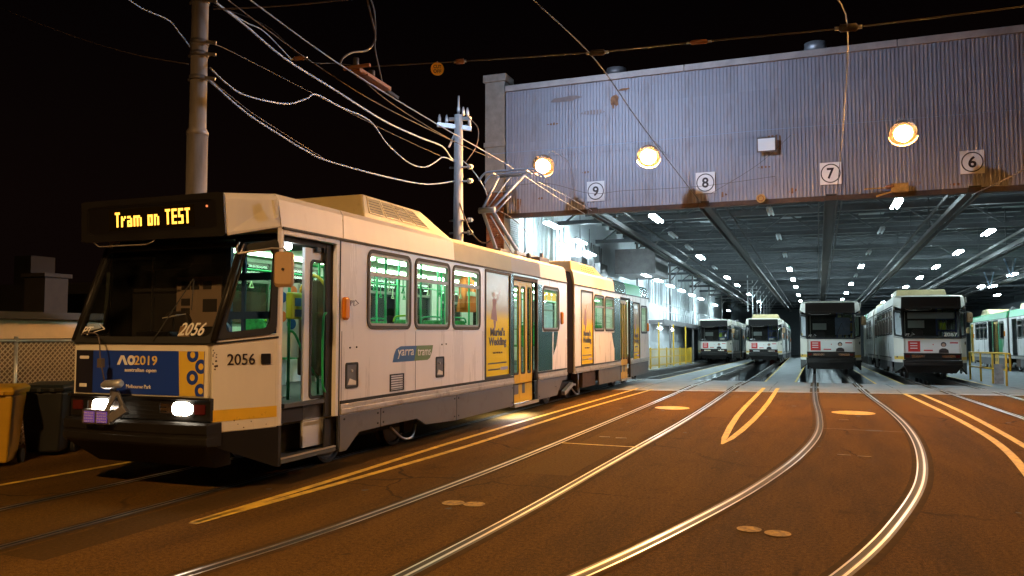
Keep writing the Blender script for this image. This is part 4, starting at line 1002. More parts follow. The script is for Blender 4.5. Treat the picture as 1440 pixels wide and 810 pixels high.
a = MB(); a.face([(-10.6, edge(-10.6), 0), (20, edge(20), 0), (20, 28.56, 0), (20, 31.2, zg(31.2)), (-10.6, 31.2, zg(31.2)), (-10.6, YG, 0)][:0] or [(-10.6, edge(-10.6), 0), (20, edge(20), 0), (20, 28.6, 0), (-10.6, YG, 0)]); a.face([(-10.6, YG, 0), (20, 28.6, 0), (20, 31.2, zg(31.2)), (-10.6, 31.2, zg(31.2))])
struct(a.build('apron', 'concrete'))
a = MB(); a.bar((-10.6, edge(-10.6) - .05, .004), (20, edge(20) - .05, .004), .12, .008); struct(a.build('door_track', 'strip_metal'))
for x0 in (-8.9, -5.2, -1.35, 2.3, 6.1):
    a = MB(); a.box(x0 - .008, x0 + .008, edge(x0) + .02, YG, -.01, .003); a.bar((x0, YG, -.004), (x0, 31.2, zg(31.2) - .004), .016, .014); struct(a.build('expansion_joint', 'groove'))
TR = [(-7.05, 9), (-3.15, 8), (.62, 7), (4.22, 6)]
Y0, Y1 = 31.2, 112.0
DX = {9: -.0136, 8: -.0165, 7: 0.0, 6: 0.0}      # two tracks drift slightly left as they go in
def skbox(mb, xa, xb, da, db, y0, y1, z0, z1):
    f = lambda x, d, y: x + d * (y - Y0)
    mb.loft([[(f(xa, da, y0), y0, z0), (f(xb, db, y0), y0, z0), (f(xb, db, y0), y0, z1), (f(xa, da, y0), y0, z1)], [(f(xa, da, y1), y1, z0), (f(xb, db, y1), y1, z0), (f(xb, db, y1), y1, z1), (f(xa, da, y1), y1, z1)]]); return mb
def shed(o): SHED.append(o); return struct(o)
edges = [(-10.6, 0)]
for x, n_ in TR: edges += [(x - 1.32, DX[n_]), (x + 1.32, DX[n_])]
edges += [(20, 0)]
for k in range(0, len(edges), 2):
    (xa, da), (xb, db) = edges[k], edges[k + 1]
    shed(skbox(MB(), xa, xb, da, db, Y0, Y1, -1.3, 0).build('walkway', 'concrete'))
    if k > 0: shed(skbox(MB(), xa, xa + .07, da, da, Y0 + .05, Y1, 0, .004).build('edge_line', 'paint_yellow'))
    if k < len(edges) - 2: shed(skbox(MB(), xb - .07, xb, db, db, Y0 + .05, Y1, 0, .004).build('edge_line', 'paint_yellow'))
for x, n_ in TR:
    d = DX[n_]
    w = skbox(MB(), x - 1.32, x + 1.32, d, d, Y0, Y1, -1.45, -1.30); w.box(x - 1.32, x + 1.32, Y0 - .3, Y0 - .001, -1.3, -.012); shed(w.build('inspection_pit', 'pit_concrete'))
    for s in (-.7175, .7175):
        w = skbox(MB(), x + s - .035, x + s + .035, d, d, Y0, Y1, -.06, .012); skbox(w, x + s - .07, x + s + .07, d, d, Y0, Y1, -.28, -.06)
        shed(w.build('pit_rail', 'wheel_steel'))
        for k in range(9):
            y = Y0 + .6 + k * 1.9; q = x + s + d * (y - Y0)
            w = MB(); w.box(q - .06, q + .06, y, y + .14, -1.3, -.28); shed(w.build('rail_post', 'galv_dark'))
w = MB(); w.box(-12, 20, Y1, 125, -.2, 0); shed(w.build('shed_floor', 'concrete'))
# pit lights on the walls of the pits
k = 0
for x, nm, ys in ((-3.15, 'eight', (33.5, 36.5, 39.5, 43.0)), (.62, 'seven', (36.5,)), (-7.05, 'nine', (40.0, 46.0))):
    for i, y in enumerate(ys):
        r = empty('pit_light', (x - 1.25 + DX[{'nine': 9, 'eight': 8, 'seven': 7}[nm]] * (y - Y0), y, -.45)); SHED.append(r); tag(r, 'tube light on the pit wall below track %s, %s from the apron' % (nm, ORD[i]), 'light', 'tube lights in the inspection pits')
        MB().box(-.05, .0, -.65, .65, -.05, .05).build('housing', 'galv', r); MB().box(0, .035, -.6, .6, -.025, .025).build('tube', 'tube', r)

def ground_strip(pts, w, z, nm, m, par=None, off=0.0):
    mb = MB(); P = [Vector(p) for p in pts]; L = []
    for i, p in enumerate(P):
        d = (P[min(i + 1, len(P) - 1)] - P[max(i - 1, 0)]).normalized(); n = Vector((d.y, -d.x, 0))
        ww = w[i] if isinstance(w, list) else w
        L.append((p + n * (off - ww / 2), p + n * (off + ww / 2)))
    for (a, b), (c, d) in zip(L, L[1:]): mb.face([(a.x, a.y, z + zg(a.y)), (b.x, b.y, z + zg(b.y)), (d.x, d.y, z + zg(d.y)), (c.x, c.y, z + zg(c.y))])
    return struct(mb.build(nm, m, par))
def rail(pts, side_=1):
    c = arc([(x, y, 0) for x, y in pts], 12)
    r = ground_strip(c, .068, .0060, 'tram_rail', 'rail_side')
    ground_strip(c, .026, .0082, 'worn_head', 'rail_steel', r, off=side_ * .008)
    ground_strip(c, .048, .0045, 'rail_groove', 'groove', r, off=side_ * .056)
    ground_strip(c, .018, .0060, 'rail_lip', 'rail_steel', r, off=side_ * .090)
    ground_strip(c, .26, .0028, 'rail_sealant', 'rail_bed', r, off=side_ * .03)
xs = -7.05
rail([(xs + .72, -6), (xs + .72, 3), (xs + .70, 9), (xs + .7175, 20), (xs + .7175, 31.2)], -1)
rail([(xs - .72, -6), (xs - .72, 3), (xs - .72, 9), (xs - .7175, 20), (xs - .7175, 31.2)], 1)
B_ = [(-5.0, 1.5), (-4.66, 3.2), (-4.42, 4.69), (-4.18, 6.44), (-4.03, 9.2), (-3.96, 12.43), (-3.90, 18.5), (-3.8675, 25.3), (-3.8675, 31.2)]
C_ = [(-3.12, 3.2), (-2.95, 4.3), (-2.83, 5.4), (-2.71, 7.6), (-2.62, 10.77), (-2.48, 15.62), (-2.43, 20), (-2.4325, 25), (-2.4325, 31.2)]
D_ = [(-2.7, 3.0), (-2.2, 4.35), (-1.70, 5.72), (-1.19, 7.57), (-.70, 9.75), (-.28, 12.4), (-.03, 15.2), (.0, 18.2), (-.07, 22.0), (-.0975, 26), (-.0975, 31.2)]
E_ = [(-1.1, 3.2), (-.4, 4.9), (.18, 6.44), (.68, 8.25), (1.17, 10.7), (1.47, 13.5), (1.60, 16.4), (1.58, 19.6), (1.42, 24.0), (1.3375, 27), (1.3375, 31.2)]
F_ = [(3.6, 9), (3.95, 15), (3.94, 19), (3.80, 21.7), (3.58, 26), (3.5025, 29), (3.5025, 31.2)]
G_ = [(5.2, 9), (5.45, 15), (5.42, 19), (5.25, 22), (5.02, 26), (4.9375, 29), (4.9375, 31.2)]
rail(B_, 1); rail(C_, -1); rail(D_, 1); rail(E_, -1); rail(F_, 1); rail(G_, -1)
# patches in the asphalt
for i, P_ in enumerate((((-3.6, 9.6), (-2.9, 9.6), (-2.85, 14.2), (-3.6, 14.2)), ((2.3, 9.0), (4.0, 9.2), (3.9, 12.1), (2.35, 11.8)), ((-.2, 20.2), (1.3, 20.1), (1.3, 22.4), (-.15, 22.5)), ((-6.2, 4.6), (-5.7, 4.6), (-5.7, 9.5), (-6.2, 9.5)), ((-2.2, 17.2), (-1.75, 17.2), (-1.75, 23.6), (-2.2, 23.6)))):
    mb = MB(); mb.face([(x, y, .0016) for x, y in P_]); struct(mb.build('asphalt_patch', 'asphalt_dark' if i % 2 else 'asphalt_worn'))
for k in range(34):
    rx = random.Random(k); x, y, r_ = rx.uniform(-6, 4.5), rx.uniform(5.5, 24), rx.uniform(.02, .07)
    mb = MB(); mb.face([(x + r_ * rx.uniform(.6, 1.1) * math.cos(a), y + r_ * rx.uniform(.6, 1.3) * math.sin(a), .0022) for a in [6.2832 * j / 11 for j in range(11)]]); struct(mb.build('oil_drip', 'groove'))
# painted lines
def line(pts, w=.10, m='paint_yellow'): return ground_strip(arc([(x, y, 0) for x, y in pts], 6), w, .0085, 'painted_line', m)
line([(-5.50, 6.0), (-5.49, 8.4), (-5.53, 12.1), (-5.44, 17.5), (-5.26, 24.8)], .10)
line([(-5.47, 5.95), (-5.30, 8.16), (-5.13, 11.31), (-5.10, 14.5), (-5.02, 18.57), (-4.75, 24.6)], .105)
line([(-9.3, 3.0), (-8.98, 6.0), (-8.85, 8.2), (-8.72, 10.4), (-8.7, 14)], .10)
ground_strip([(-1.43, 13.1, 0), (-1.47, 13.9, 0), (-1.54, 15.6, 0), (-1.59, 17.6, 0), (-1.60, 19.63, 0), (-1.57, 26.5, 0)], [.03, .10, .115, .115, .115, .115], .0085, 'painted_line', 'paint_yellow')
ground_strip([(-1.43, 13.1, 0), (-1.36, 13.8, 0), (-1.29, 15.0, 0), (-1.22, 16.8, 0), (-1.17, 19, 0), (-1.15, 21.07, 0), (-1.15, 26.5, 0)], [.03, .10, .115, .115, .115, .115, .115], .0087, 'painted_line', 'paint_yellow')
line([(2.2, 9.5), (2.50, 12.17), (2.67, 14.27), (2.71, 16.46), (2.62, 20.0), (2.35, 25.5)], .12)
line([(2.7, 9.5), (2.92, 12.3), (3.02, 14.56), (3.03, 19.68), (2.79, 25.5)], .12)
line([(-3.86, 12.33), (-2.56, 12.28)], .05)
line([(.10, 15.9), (.8, 15.85), (1.5, 15.8)], .035, 'paint_faded')
for (x, y), r_ in (((-3.58, 7.64), .12), ((-3.35, 7.66), .115), ((-.60, 7.60), .11), ((-.35, 7.53), .115), ((-3.18, 18.84), .40), ((.74, 19.13), .45)):
    mb = MB(); mb.face([(x + r_ * math.cos(a), y + r_ * math.sin(a), .0085) for a in [6.2832 * k / 28 for k in range(28)]]); struct(mb.build('painted_dot', 'paint_yellow' if r_ > .2 else 'paint_worn'))
for x, y in ((-3.4, 13.3), (-3.1, 13.25), (.35, 12.6), (.62, 12.55), (.5, 17.6)):
    mb = MB(); mb.box(x - .09, x + .09, y - .03, y + .03, 0, .0085); struct(mb.build('painted_dash', 'paint_faded'))
mb = MB(); mb.face([(.95 + .16 * math.cos(a), 15.84 + .10 * math.sin(a), .009) for a in [6.2832 * k / 16 for k in range(16)]]); struct(mb.build('oil_stain', 'groove'))

# ================================================================== main tram and parked trams
tram.location = (TX, TY, 0)
tag(tram, 'cream tram with test sign, lit saloon and open front door', 'tram')
SHED += [parked(.62, 38.9, blind='blue', label= 'dark fronted tram with no roof box, parked centrally under the shed roof', number=None, extra=('air_conditioner',))]
SHED += [parked(4.27, 35.1, blind='pale', label= 'white tram numbered 2067 with cream roof box and red advertisement', number='2067')]
SHED += [parked(-3.66, 62.0, blind='card', label= 'small distant white tram beyond the pit, second from the left wall', extra=())]
SHED += [parked(-7.50, 64.0, blind='note', label= 'farthest white tram by the yellow picket fence and left wall', extra=('air_conditioner',))]
SHED += [parked(11.4, 64.0, 'green and white tram side on behind the yellow handrail', rz=math.pi, ad=False, swap={'cream': 'tram_green', 'olive': 'tram_green', 'fascia_grey': 'tram_green', 'teal': 'tram_green'})]

# orange jacket hanging inside the third window
jk = empty('hi_vis_jacket', PX(656, 393, TX + .30)); jk.scale = (1.3, 1.15, 1.3); tag(jk, 'orange high visibility jacket hanging inside the third tram window', 'jacket')
mb = MB(); rings = []
for z, w, d in ((.08, .04, .04), (.04, .12, .06), (-.03, .20, .08), (-.20, .20, .10), (-.38, .23, .12), (-.52, .26, .13)):
    rings.append([(d * math.sin(a) * (1 + .18 * math.sin(5 * a + z * 9)), w * math.cos(a) * (1 + .12 * math.sin(4 * a)), z) for a in [6.2832 * k / 20 for k in range(20)]])
mb.smooth = True; mb.loft(rings); mb.build('jacket_body', 'hi_vis', jk)
for s in (1, -1):
    mb = MB(); mb.tube([(0, s * .17, -.02), (.03, s * .235, -.20), (.04, s * .25, -.46)], [.06, .065, .055], 9); mb.build('sleeve', 'hi_vis', jk)
mb = MB(); mb.loft([[(d * 1.14 * math.sin(a) * (1 + .18 * math.sin(5 * a + z * 9)), w * 1.06 * math.cos(a) * (1 + .12 * math.sin(4 * a)), z) for a in [6.2832 * k / 20 for k in range(20)]] for z, w, d in ((-.20, .205, .105), (-.27, .215, .11))], caps=False); mb.build('reflective_stripe', 'reflective', jk)

# camera and lamp rig clamped to the front of the tram
rg = empty('test_lamp_rig', (TX - .33, TY - .20, .98)); tag(rg, 'lamp rig with two purple panels clamped on the tram bumper', 'lamp rig')
mb = MB(); mb.box(-.24, .16, -.05, .03, -.20, -.04); mb.build('panel_housing', 'silver', rg, bevel=.008)
for x in (-.13, .055):
    mb = MB(); mb.box(x - .072, x + .072, -.058, -.05, -.18, -.06); pn = mb.build('led_panel', 'purple_led', rg)
    mb = MB()
    for i in range(5):
        for j in range(4): mb.box(x - .07 + i * .03, x - .05 + i * .03, -.061, -.058, -.175 + j * .03, -.158 + j * .03)
    mb.build('led_dot', 'lilac', pn)
mb = MB(); mb.bar((.05, .0, -.08), (.14, .06, .16), .04, .05); mb.bar((.14, .06, .16), (.26, .10, -.10), .035, .04); mb.bar((.14, -.02, -.14), (.30, .04, -.02), .07, .09); mb.bar((.10, .05, .10), (.10, .05, .24), .05, .05)
mb.build('clamp_arm', 'galv_dark', rg, bevel=.006)
mb = MB(); mb.tube([(.02, -.02, .225), (.07, -.02, .235), (.25, .0, .25), (.28, .0, .25)], [.03, .05, .05, .03], 10); mb.build('lamp_head', 'galv', rg)
mb = MB(); mb.tube(arc([(.04, .0, .22), (-.02, -.02, .5), (-.07, .0, .72), (-.25, .10, .80), (-.5, .14, .79)], 6), .008, 6); mb.box(-.06, .0, -.03, .02, .42, .52); mb.build('lamp_cable', 'cable_dark', rg)

# ================================================================== the depot
D = empty('tram_depot', (0, YF, 0)); tag(D, 'large corrugated steel tram depot with open front and numbered tracks', 'depot')
XL, XR, ZB, ZT = -9.66, 20.0, 5.72, 9.98
pitch_ = .1055; NC = 12
def sheet(n, h):
    mb = MB(); mb.smooth = False
    prof = []
    for k in range(n):
        x = k * pitch_
        prof += [(x, 0), (x + pitch_ * .42, 0), (x + pitch_ * .55, -.028), (x + pitch_ * .87, -.028)]
    prof.append((n * pitch_, 0))
    for (xa, ya), (xb, yb) in zip(prof, prof[1:]): mb.face([(xa, ya, 0), (xb, yb, 0), (xb, yb, h), (xa, ya, h)])
    return mb.mesh('cladding_sheet', 'clad')
rows = [(5.72, 1.36), (7.06, 1.02), (8.06, .98), (9.02, .90)]
ncol = int(round((XR - XL) / (NC * pitch_)))
for r_, (z, h) in enumerate(rows):
    me = sheet(NC, h + .03)
    for c in range(ncol): obj('cladding_sheet', me, D, (XL + c * NC * pitch_, -.006 * (3 - r_) - random.uniform(0, .002), z))
XR2 = XL + ncol * NC * pitch_
mb = MB()
for k in range(5): mb.box(XL + k * 6, XL + k * 6 + 5.98, -.10, .25, 9.90, 10.10)
mb.build('parapet_flashing', 'flashing', D, bevel=.01)
mb = MB(); mb.box(XL, XR2, -.06, .16, 5.60, 5.74); mb.build('door_beam', 'beam_rust', D)
for x, z, w, h in ((-8.0, 8.65, .5, .10), (-6.9, 6.95, .35, .10), (-2.55, 5.96, .30, .16), (-.55, 5.95, .25, .18), (-.93, 7.42, .34, .50), (-1.1, 7.62, .5, .08), (-6.6, 8.9, 1.1, .16), (-7.6, 9.45, 1.5, .22), (-5.9, 9.2, .35, .5), (-1.35, 6.72, .4, .09), (-9.2, 6.1, .3, .5), (2.6, 5.95, .8, .14), (-5.6, 9.55, .5, .12), (-8.4, 6.2, .25, .10), (3.7, 5.86, .5, .08)):
    P = [(x + w / 2 * math.cos(a) * random.uniform(.5, 1.1), z + h / 2 * math.sin(a) * random.uniform(.5, 1.1)) for a in [6.2832 * k / 11 for k in range(11)]]
    mb = MB(); mb.face([(u, -.035, v) for u, v in P]); mb.build('rust_patch', 'rust_thin' if w < .6 else 'rust_faint', D)
# brick pillar at the depot's left corner
mb = MB(); mb.box(-10.38, -9.74, .02, .60, .0, 6.52); pil = mb.build('corner_pillar', 'mortar', D)
mb = MB(); mb.box(-10.42, -9.70, -.03, .64, 6.52, 10.30); mb.box(-10.46, -9.66, -.07, .68, 8.05, 8.22); mb.box(-10.48, -9.64, -.09, .70, 10.30, 10.55); mb.build('rendered_head', 'concrete_pillar', pil, bevel=.015)
bm_ = {}
for w_ in (.205, .097):
    m_ = MB(); m_.box(-w_ / 2, w_ / 2, -.02, .055, -.033, .033); bm_[w_] = m_.mesh('brick', 'brick')
m_ = MB(); m_.box(-.055, .02, -.0485, .0485, -.033, .033); bm_['s'] = m_.mesh('brick', 'brick')
z = 3.05; row = 0
while z < 6.48:
    xs_ = [(-10.272, .205), (-10.06, .205), (-9.848, .205)] if row % 2 == 0 else [(-10.326, .097), (-10.166, .205), (-9.954, .205), (-9.794, .097)]
    for x, w_ in xs_: obj('brick', bm_[w_], pil, (x, .018 + random.uniform(-.004, .003), z))
    row += 1; z += .076
# inside left wall: white painted brick pier near the door, then panels, windows, gallery
XW = -10.3
mb = MB(); wins = [(2.2 + k * 1.7, 3.6 + k * 1.7, 4.5, 6.6) for k in range(4)] + [(26 + k * 2.2, 27.8 + k * 2.2, 4.1, 7.2) for k in range(9)]
wall(mb, .6, 100, -1.3, 8.2, wins, lambda u, v, d: (XW + d, u, v), .2)
mb.build('side_wall', 'wall_white', D)
for a, b, c, d in wins:
    o = MB(); o.ring([(a, c), (b, c), (b, d), (a, d)], [(a + .06, c + .06), (b - .06, c + .06), (b - .06, d - .06), (a + .06, d - .06)], side(XW - .05), -.05, .08); o.bar((XW - .03, (a + b) / 2, c + .06), (XW - .03, (a + b) / 2, d - .06), .05, .05, (1, 0, 0)); wo_ = o.build('window', 'wall_white', D)
    o = MB(); o.face([(XW - .07, u, v) for u, v in ((a + .06, c + .06), (b - .06, c + .06), (b - .06, d - .06), (a + .06, d - .06))]); o.build('pane', 'frosted', wo_)
bw = MB(); bw.box(-.05, .02, -.1025, .1025, -.033, .033); bwm = bw.mesh('brick', 'brick_white')
mb = MB(); mb.box(XW, XW + .30, .65, 2.1, 0, 7.6); pier = mb.build('wall_pier', 'wall_white', D)
mb2 = MB(); mb2.box(-.1025, .1025, -.05, .02, -.033, .033); bwn = mb2.mesh('brick', 'brick_white')
z = 4.4; row = 0
while z < 5.75:
    for k in range(6): obj('brick', bwm, pier, (XW + .312, .80 + (row % 2) * .107 + k * .215, z))
    row += 1; z += .076
# wall columns of cladding further in
shc = MB(); prof = [(0, 0), (.35, 0), (.40, .04), (.55, .04), (.60, 0), (1.0, 0)]
for (ya, xa), (yb, xb) in zip(prof, prof[1:]): shc.face([(xa, ya, 0), (xb, yb, 0), (xb, yb, 4.6), (xa, ya, 4.6)])
shm = shc.mesh('wall_panel', 'clad_grey')
for k in range(31): obj('wall_panel', shm, D, (-9.02, 69 + k, 2.95))
#GAL
# gallery with railing along the left wall
mb = MB(); mb.box(XW, -9.03, 26, 78, 2.75, 2.95); mb.box(-9.08, -9.0, 26, 78, 2.70, 3.0); mb.build('gallery_deck', 'galv_dark', D)
mb = MB()
for z in (3.5, 4.0): mb.tube([(-9.04, 26, z), (-9.04, 68, z)], .022, 6)
mb.build('gallery_rail', 'galv', D)
for k in range(37):
    mb = MB(); mb.tube([(-9.04, 26 + k * 1.15, 3.0), (-9.04, 26 + k * 1.15, 4.0)], .02, 6); mb.build('gallery_post', 'galv', D)
for k in range(6):
    y = 18.3 + k * 10.5
    mb = MB(); mb.box(-9.16, -9.04, y - .06, y + .06, 0, 7.3); mb.bar((-9.1, y, 5.6), (-7.8, y, 7.2), .06, .06); mb.build('steel_column', 'galv_dark', D)
# pipes and frames hung along the inside edge of track nine's gallery
for k in range(7):
    y = 44 + k * 5.5
    mb = MB(); mb.box(-5.28, -5.20, y - .04, y + .04, 4.2, 7.2); mb.bar((-5.24, y, 5.6), (-4.2, y, 7.1), .05, .05); mb.bar((-5.24, y, 6.9), (-6.4, y, 6.9), .05, .05); mb.build('hung_frame', 'galv', D)
# equipment on the wall behind the tram roof
mb = MB()
for y, z, a, b, c in ((9.6, 4.6, .5, 1.0, 1.0), (11.2, 4.5, .4, .6, 1.3), (12.6, 4.7, .6, 1.4, .9), (14.5, 4.3, .5, .8, .8)): mb.box(XW, XW + a, y, y + b, z - .6, z + c - .3)
for k in range(7): mb.tube([(XW + .25 + .1 * (k % 3), 9.5 + k * .75, 3.9), (XW + .25 + .1 * (k % 2), 9.6 + k * .75, 6.2)], .035, 6)
mb.box(XW + .6, -7.6, 15.6, 19.4, 5.0, 6.3)
mb.build('wall_equipment', 'galv_dark', D)
# roof: dark sheet with skylights, cross trusses, purlins, wire troughs
RZ = 7.7
mb = MB(); mb.box(XW, XR2, .3, 100.5, RZ, RZ + .2); mb.build('shed_roof', 'roof_dark', D)
for k in range(9):
    for x in (-4.9, -1.1, 2.6, 8.6):
        mb = MB(); mb.box(x - .55, x + .55, 3 + k * 6.4, 5.2 + k * 6.4, RZ - .03, RZ - .004); mb.build('roof_skylight', 'skylight', D)
for k in range(15):
    y = 1.2 + k * 6.4
    mb = MB(); mb.box(XW, XR2, y - .09, y + .09, 6.45, 6.62); mb.box(XW, XR2, y - .07, y + .07, 7.45, 7.6)
    x = XW + .4; up = True
    while x < XR2 - 1.5:
        if k < 8: mb.bar((x, y, 6.6 if up else 7.5), (x + 1.25, y, 7.5 if up else 6.6), .07, .07)
        x += 1.25; up = not up
    mb.build('roof_truss', 'truss', D)
mb = MB()
for k in range(60): mb.box(XW, XR2, .8 + k * 1.6, .90 + k * 1.6, RZ - .18, RZ - .01)
mb.build('roof_purlin', 'truss', D)
for x in (-6.63, -3.12, .50, 4.15, 7.95, 11.6):
    mb = MB()
    for s in (-.17, .17): mb.bar((x + s, -.12, 5.66), (x + s + .2, 80, 4.25), .04, .13)
    mb.bar((x, -.12, 5.76), (x + .2, 80, 4.35), .30, .03)
    mb.bar((x - .34, .0, 5.95), (x - .14, 80, 4.6), .04, .10); mb.bar((x + .36, .0, 6.05), (x + .56, 80, 4.7), .04, .06)
    mb.build('wire_trough', 'trough', D)
for k in range(10):
    for x in (-6.63, -3.12, .50, 4.15, 7.95):
        y = 3.0 + k * 6.4; mb = MB(); t = y / 80; mb.bar((x + .2 * t, y, 5.85), (x + .2 * t, y, 7.5), .05, .05); mb.build('trough_hanger', 'truss', D)
mb = MB(); mb.box(XR2, XR2 + .2, .0, 100, 0, 8); mb.box(XW, XR2, 100, 100.3, -.2, 8); mb.build('far_wall', 'clad_grey', D)
mb = MB(); mb.box(XL - .6, XR2, .26, .40, 5.7, 10.0); mb.box(XL, XR2, .4, 100, 9.8, 9.95); mb.build('facade_backing', 'house_dark', D)
for x, h, m_ in ((.16, .30, 'galv'), (-6.05, .25, 'galv_dark')):
    v = MB(); v.tube([(x, .9, 9.95), (x, .9, 10.30), (x, .9, 10.31), (x, .9, 10.30 + h)], [.24, .24, .33, .33], 14); v.build('roof_vent', m_, D)
# ------------------------------------------------ number boards on the front
for t_, px_, py_ in (('9', 838, 269), ('8', 992, 257), ('7', 1168, 244), ('6', 1367, 228)):
    p = PY(px_, py_, YF - .06)
    s_ = MB(); s_.box(-.29, .29, -.02, .02, -.32, .32); so = s_.build('number_board', 'sign_white', None, p); so.location = (p.x, YF - .07, p.z)
    tag(so, 'white square board with black number %s in a ring above its track' % {'9': 'nine', '8': 'eight', '7': 'seven', '6': 'six'}[t_], 'number sign', 'track number boards')
    o = MB(); o.ring([(.27 * math.cos(a), .28 * math.sin(a)) for a in [6.2832 * k / 36 for k in range(36)]], [(.24 * math.cos(a), .25 * math.sin(a)) for a in [6.2832 * k / 36 for k in range(36)]], front(-.021), 0, .004); o.build('ring', 'ink', so)
    put_text(text_mesh(t_, .20, .32, 'ink', bold=.025), front(-.021), -.10, -.16, .003, 'numeral', so)
# ------------------------------------------------ sodium globes on brackets
for px_, py_, lab in ((764, 232, 'glowing orange round floodlight at the left end of the depot front'), (912, 219, 'glowing orange round floodlight between number boards nine and eight'), (1270, 186, 'glowing orange round floodlight between number boards seven and six'), (1560, 160, 'glowing orange round floodlight right of number board six')):
    p = PY(px_, py_, YF - 2.6)
    r = empty('round_floodlight', p); tag(r, lab, 'lamp', 'orange floodlights on the depot front')
    am = Vector((0, -.74, -.673)); r1 = Vector((1, 0, 0)); u1 = r1.cross(am)
    rg_ = lambda rad, dd: [tuple(am * dd + (r1 * math.cos(t) + u1 * math.sin(t)) * rad * .88) for t in [6.2832 * k / 24 for k in range(24)]]
    mb = MB(); mb.smooth = True; mb.loft([rg_(.23, 0.0), rg_(.24, .05), rg_(.23, .11), rg_(.19, .18), rg_(.12, .23), rg_(.04, .25)]); mb.build('lamp_lens', 'lamp_sodium' if px_ > 1000 else ('lamp_sodium_dim' if px_ < 800 else 'lamp_sodium_small'), r)
    mb = MB(); mb.smooth = True; cw_ = lambda rad, dd: [tuple(am * dd + (r1 * math.cos(t) + u1 * math.sin(t)) * rad) for t in [a0 + 2.6 * k / 14 - 1.3 for k in range(15)]]
    a0 = -math.pi / 2 if (u1.z > 0) else math.pi / 2; A_, B_c = cw_(.345, -.01), cw_(.35, .10)
    for k in range(14): mb.face([A_[k], A_[k + 1], B_c[k + 1], B_c[k]])
    mb.build('lamp_cowl', 'lamp_metal', r)  # cowl added to keep this lamp's light off the depot wall
    mb = MB(); mb.smooth = True; mb.loft([rg_(.235, .02), rg_(.29, .025), rg_(.29, .005), rg_(.235, .0)], caps=False); mb.build('halo_ring', 'halo_ring', r)  # added glowing ring, the lamp's halo built as a shape
    mb = MB(); mb.smooth = True; mb.loft([rg_(.292, .025), rg_(.335, .03), rg_(.335, .01), rg_(.292, .005)], caps=False); mb.build('outer_halo', 'halo_ring_outer', r)  # second, fainter ring of the built halo
    mb = MB(); mb.smooth = True; mb.loft([rg_(.37, .03), rg_(.37, -.01), rg_(.30, -.16), rg_(.16, -.26), rg_(.10, -.34)]); mb.build('lamp_housing', 'lamp_metal', r)
    mb = MB(); mb.tube(arc([tuple(am * -.3), (0, .50, .48), (0, 1.2, .62), (0, 2.58, .62)], 5), .012, 6); mb.build('lamp_bracket', 'galv', r)
p = PY(1078, 204, YF - .2)
r = empty('wall_floodlight', p); tag(r, 'unlit square floodlight beside a rust stain on the depot front', 'floodlight')
mb = MB(); mb.loft([[(-.28, -.06, -.22), (.28, -.06, -.22), (.28, -.10, .22), (-.28, -.10, .22)], [(-.20, .12, -.14), (.20, .12, -.14), (.20, .10, .16), (-.20, .10, .16)]]); mb.build('flood_housing', 'lamp_metal', r)
mb = MB(); mb.face([(-.24, -.072, -.18), (.24, -.072, -.18), (.24, -.105, .18), (-.24, -.105, .18)]); mb.build('flood_glass', 'frosted', r)
r = empty('wire_disc', PY(1070, 279, YF - .2)); tag(r, 'small yellow round disc hanging below the depot door beam', 'disc')
mb = MB(); mb.tube([(0, -.01, 0), (0, .01, 0)], .13, 18); mb.build('disc_plate', 'disc_gold', r)
mb = MB(); mb.tube([(0, 0, .13), (0, 0, .3)], .01, 5); mb.build('disc_hook', 'galv', r)
mb = MB(); mb.ring(circ(0, 0, .09, 14), circ(0, 0, .065, 14), front(-.0), .012, .014); mb.bar((-.05, -.013, 0), (.05, -.013, 0), .03, .004); mb.build('disc_marking', 'rust', r)

# ------------------------------------------------ fluorescent battens under the shed roof
hs = MB(); hs.loft([[(-.10, -.80, .06), (.10, -.80, .06), (.10, .80, .06), (-.10, .80, .06)], [(-.06, -.78, .11), (.06, -.78, .11), (.06, .78, .11), (-.06, .78, .11)]])
H_ME = hs.mesh('batten_housing', 'galv')
tb = MB(); tb.tube([(-.085, -.76, .015), (-.085, .76, .015)], .035, 8); tb.tube([(.085, -.76, .015), (.085, .76, .015)], .035, 8); T_ME = tb.mesh('batten_tube', 'tube')
to = MB(); to.tube([(-.07, -.62, .02), (-.07, .62, .02)], .03, 8); to.tube([(.07, -.62, .02), (.07, .62, .02)], .03, 8); O_ME = to.mesh('batten_tube', 'frosted')
rd = MB(); rd.bar((0, 0, .11), (0, 0, 1.2), .02, .02); R_ME = rd.mesh('batten_rod', 'truss')
def batten(x, y, z, lit, label, grp='tube lights under the depot roof'):
    r = empty('tube_light', (x, y, z)); SHED.append(r); tag(r, label, 'light', grp)
    obj('batten_housing', H_ME, r); obj('batten_tube', T_ME if lit else O_ME, r); obj('batten_rod', R_ME, r)
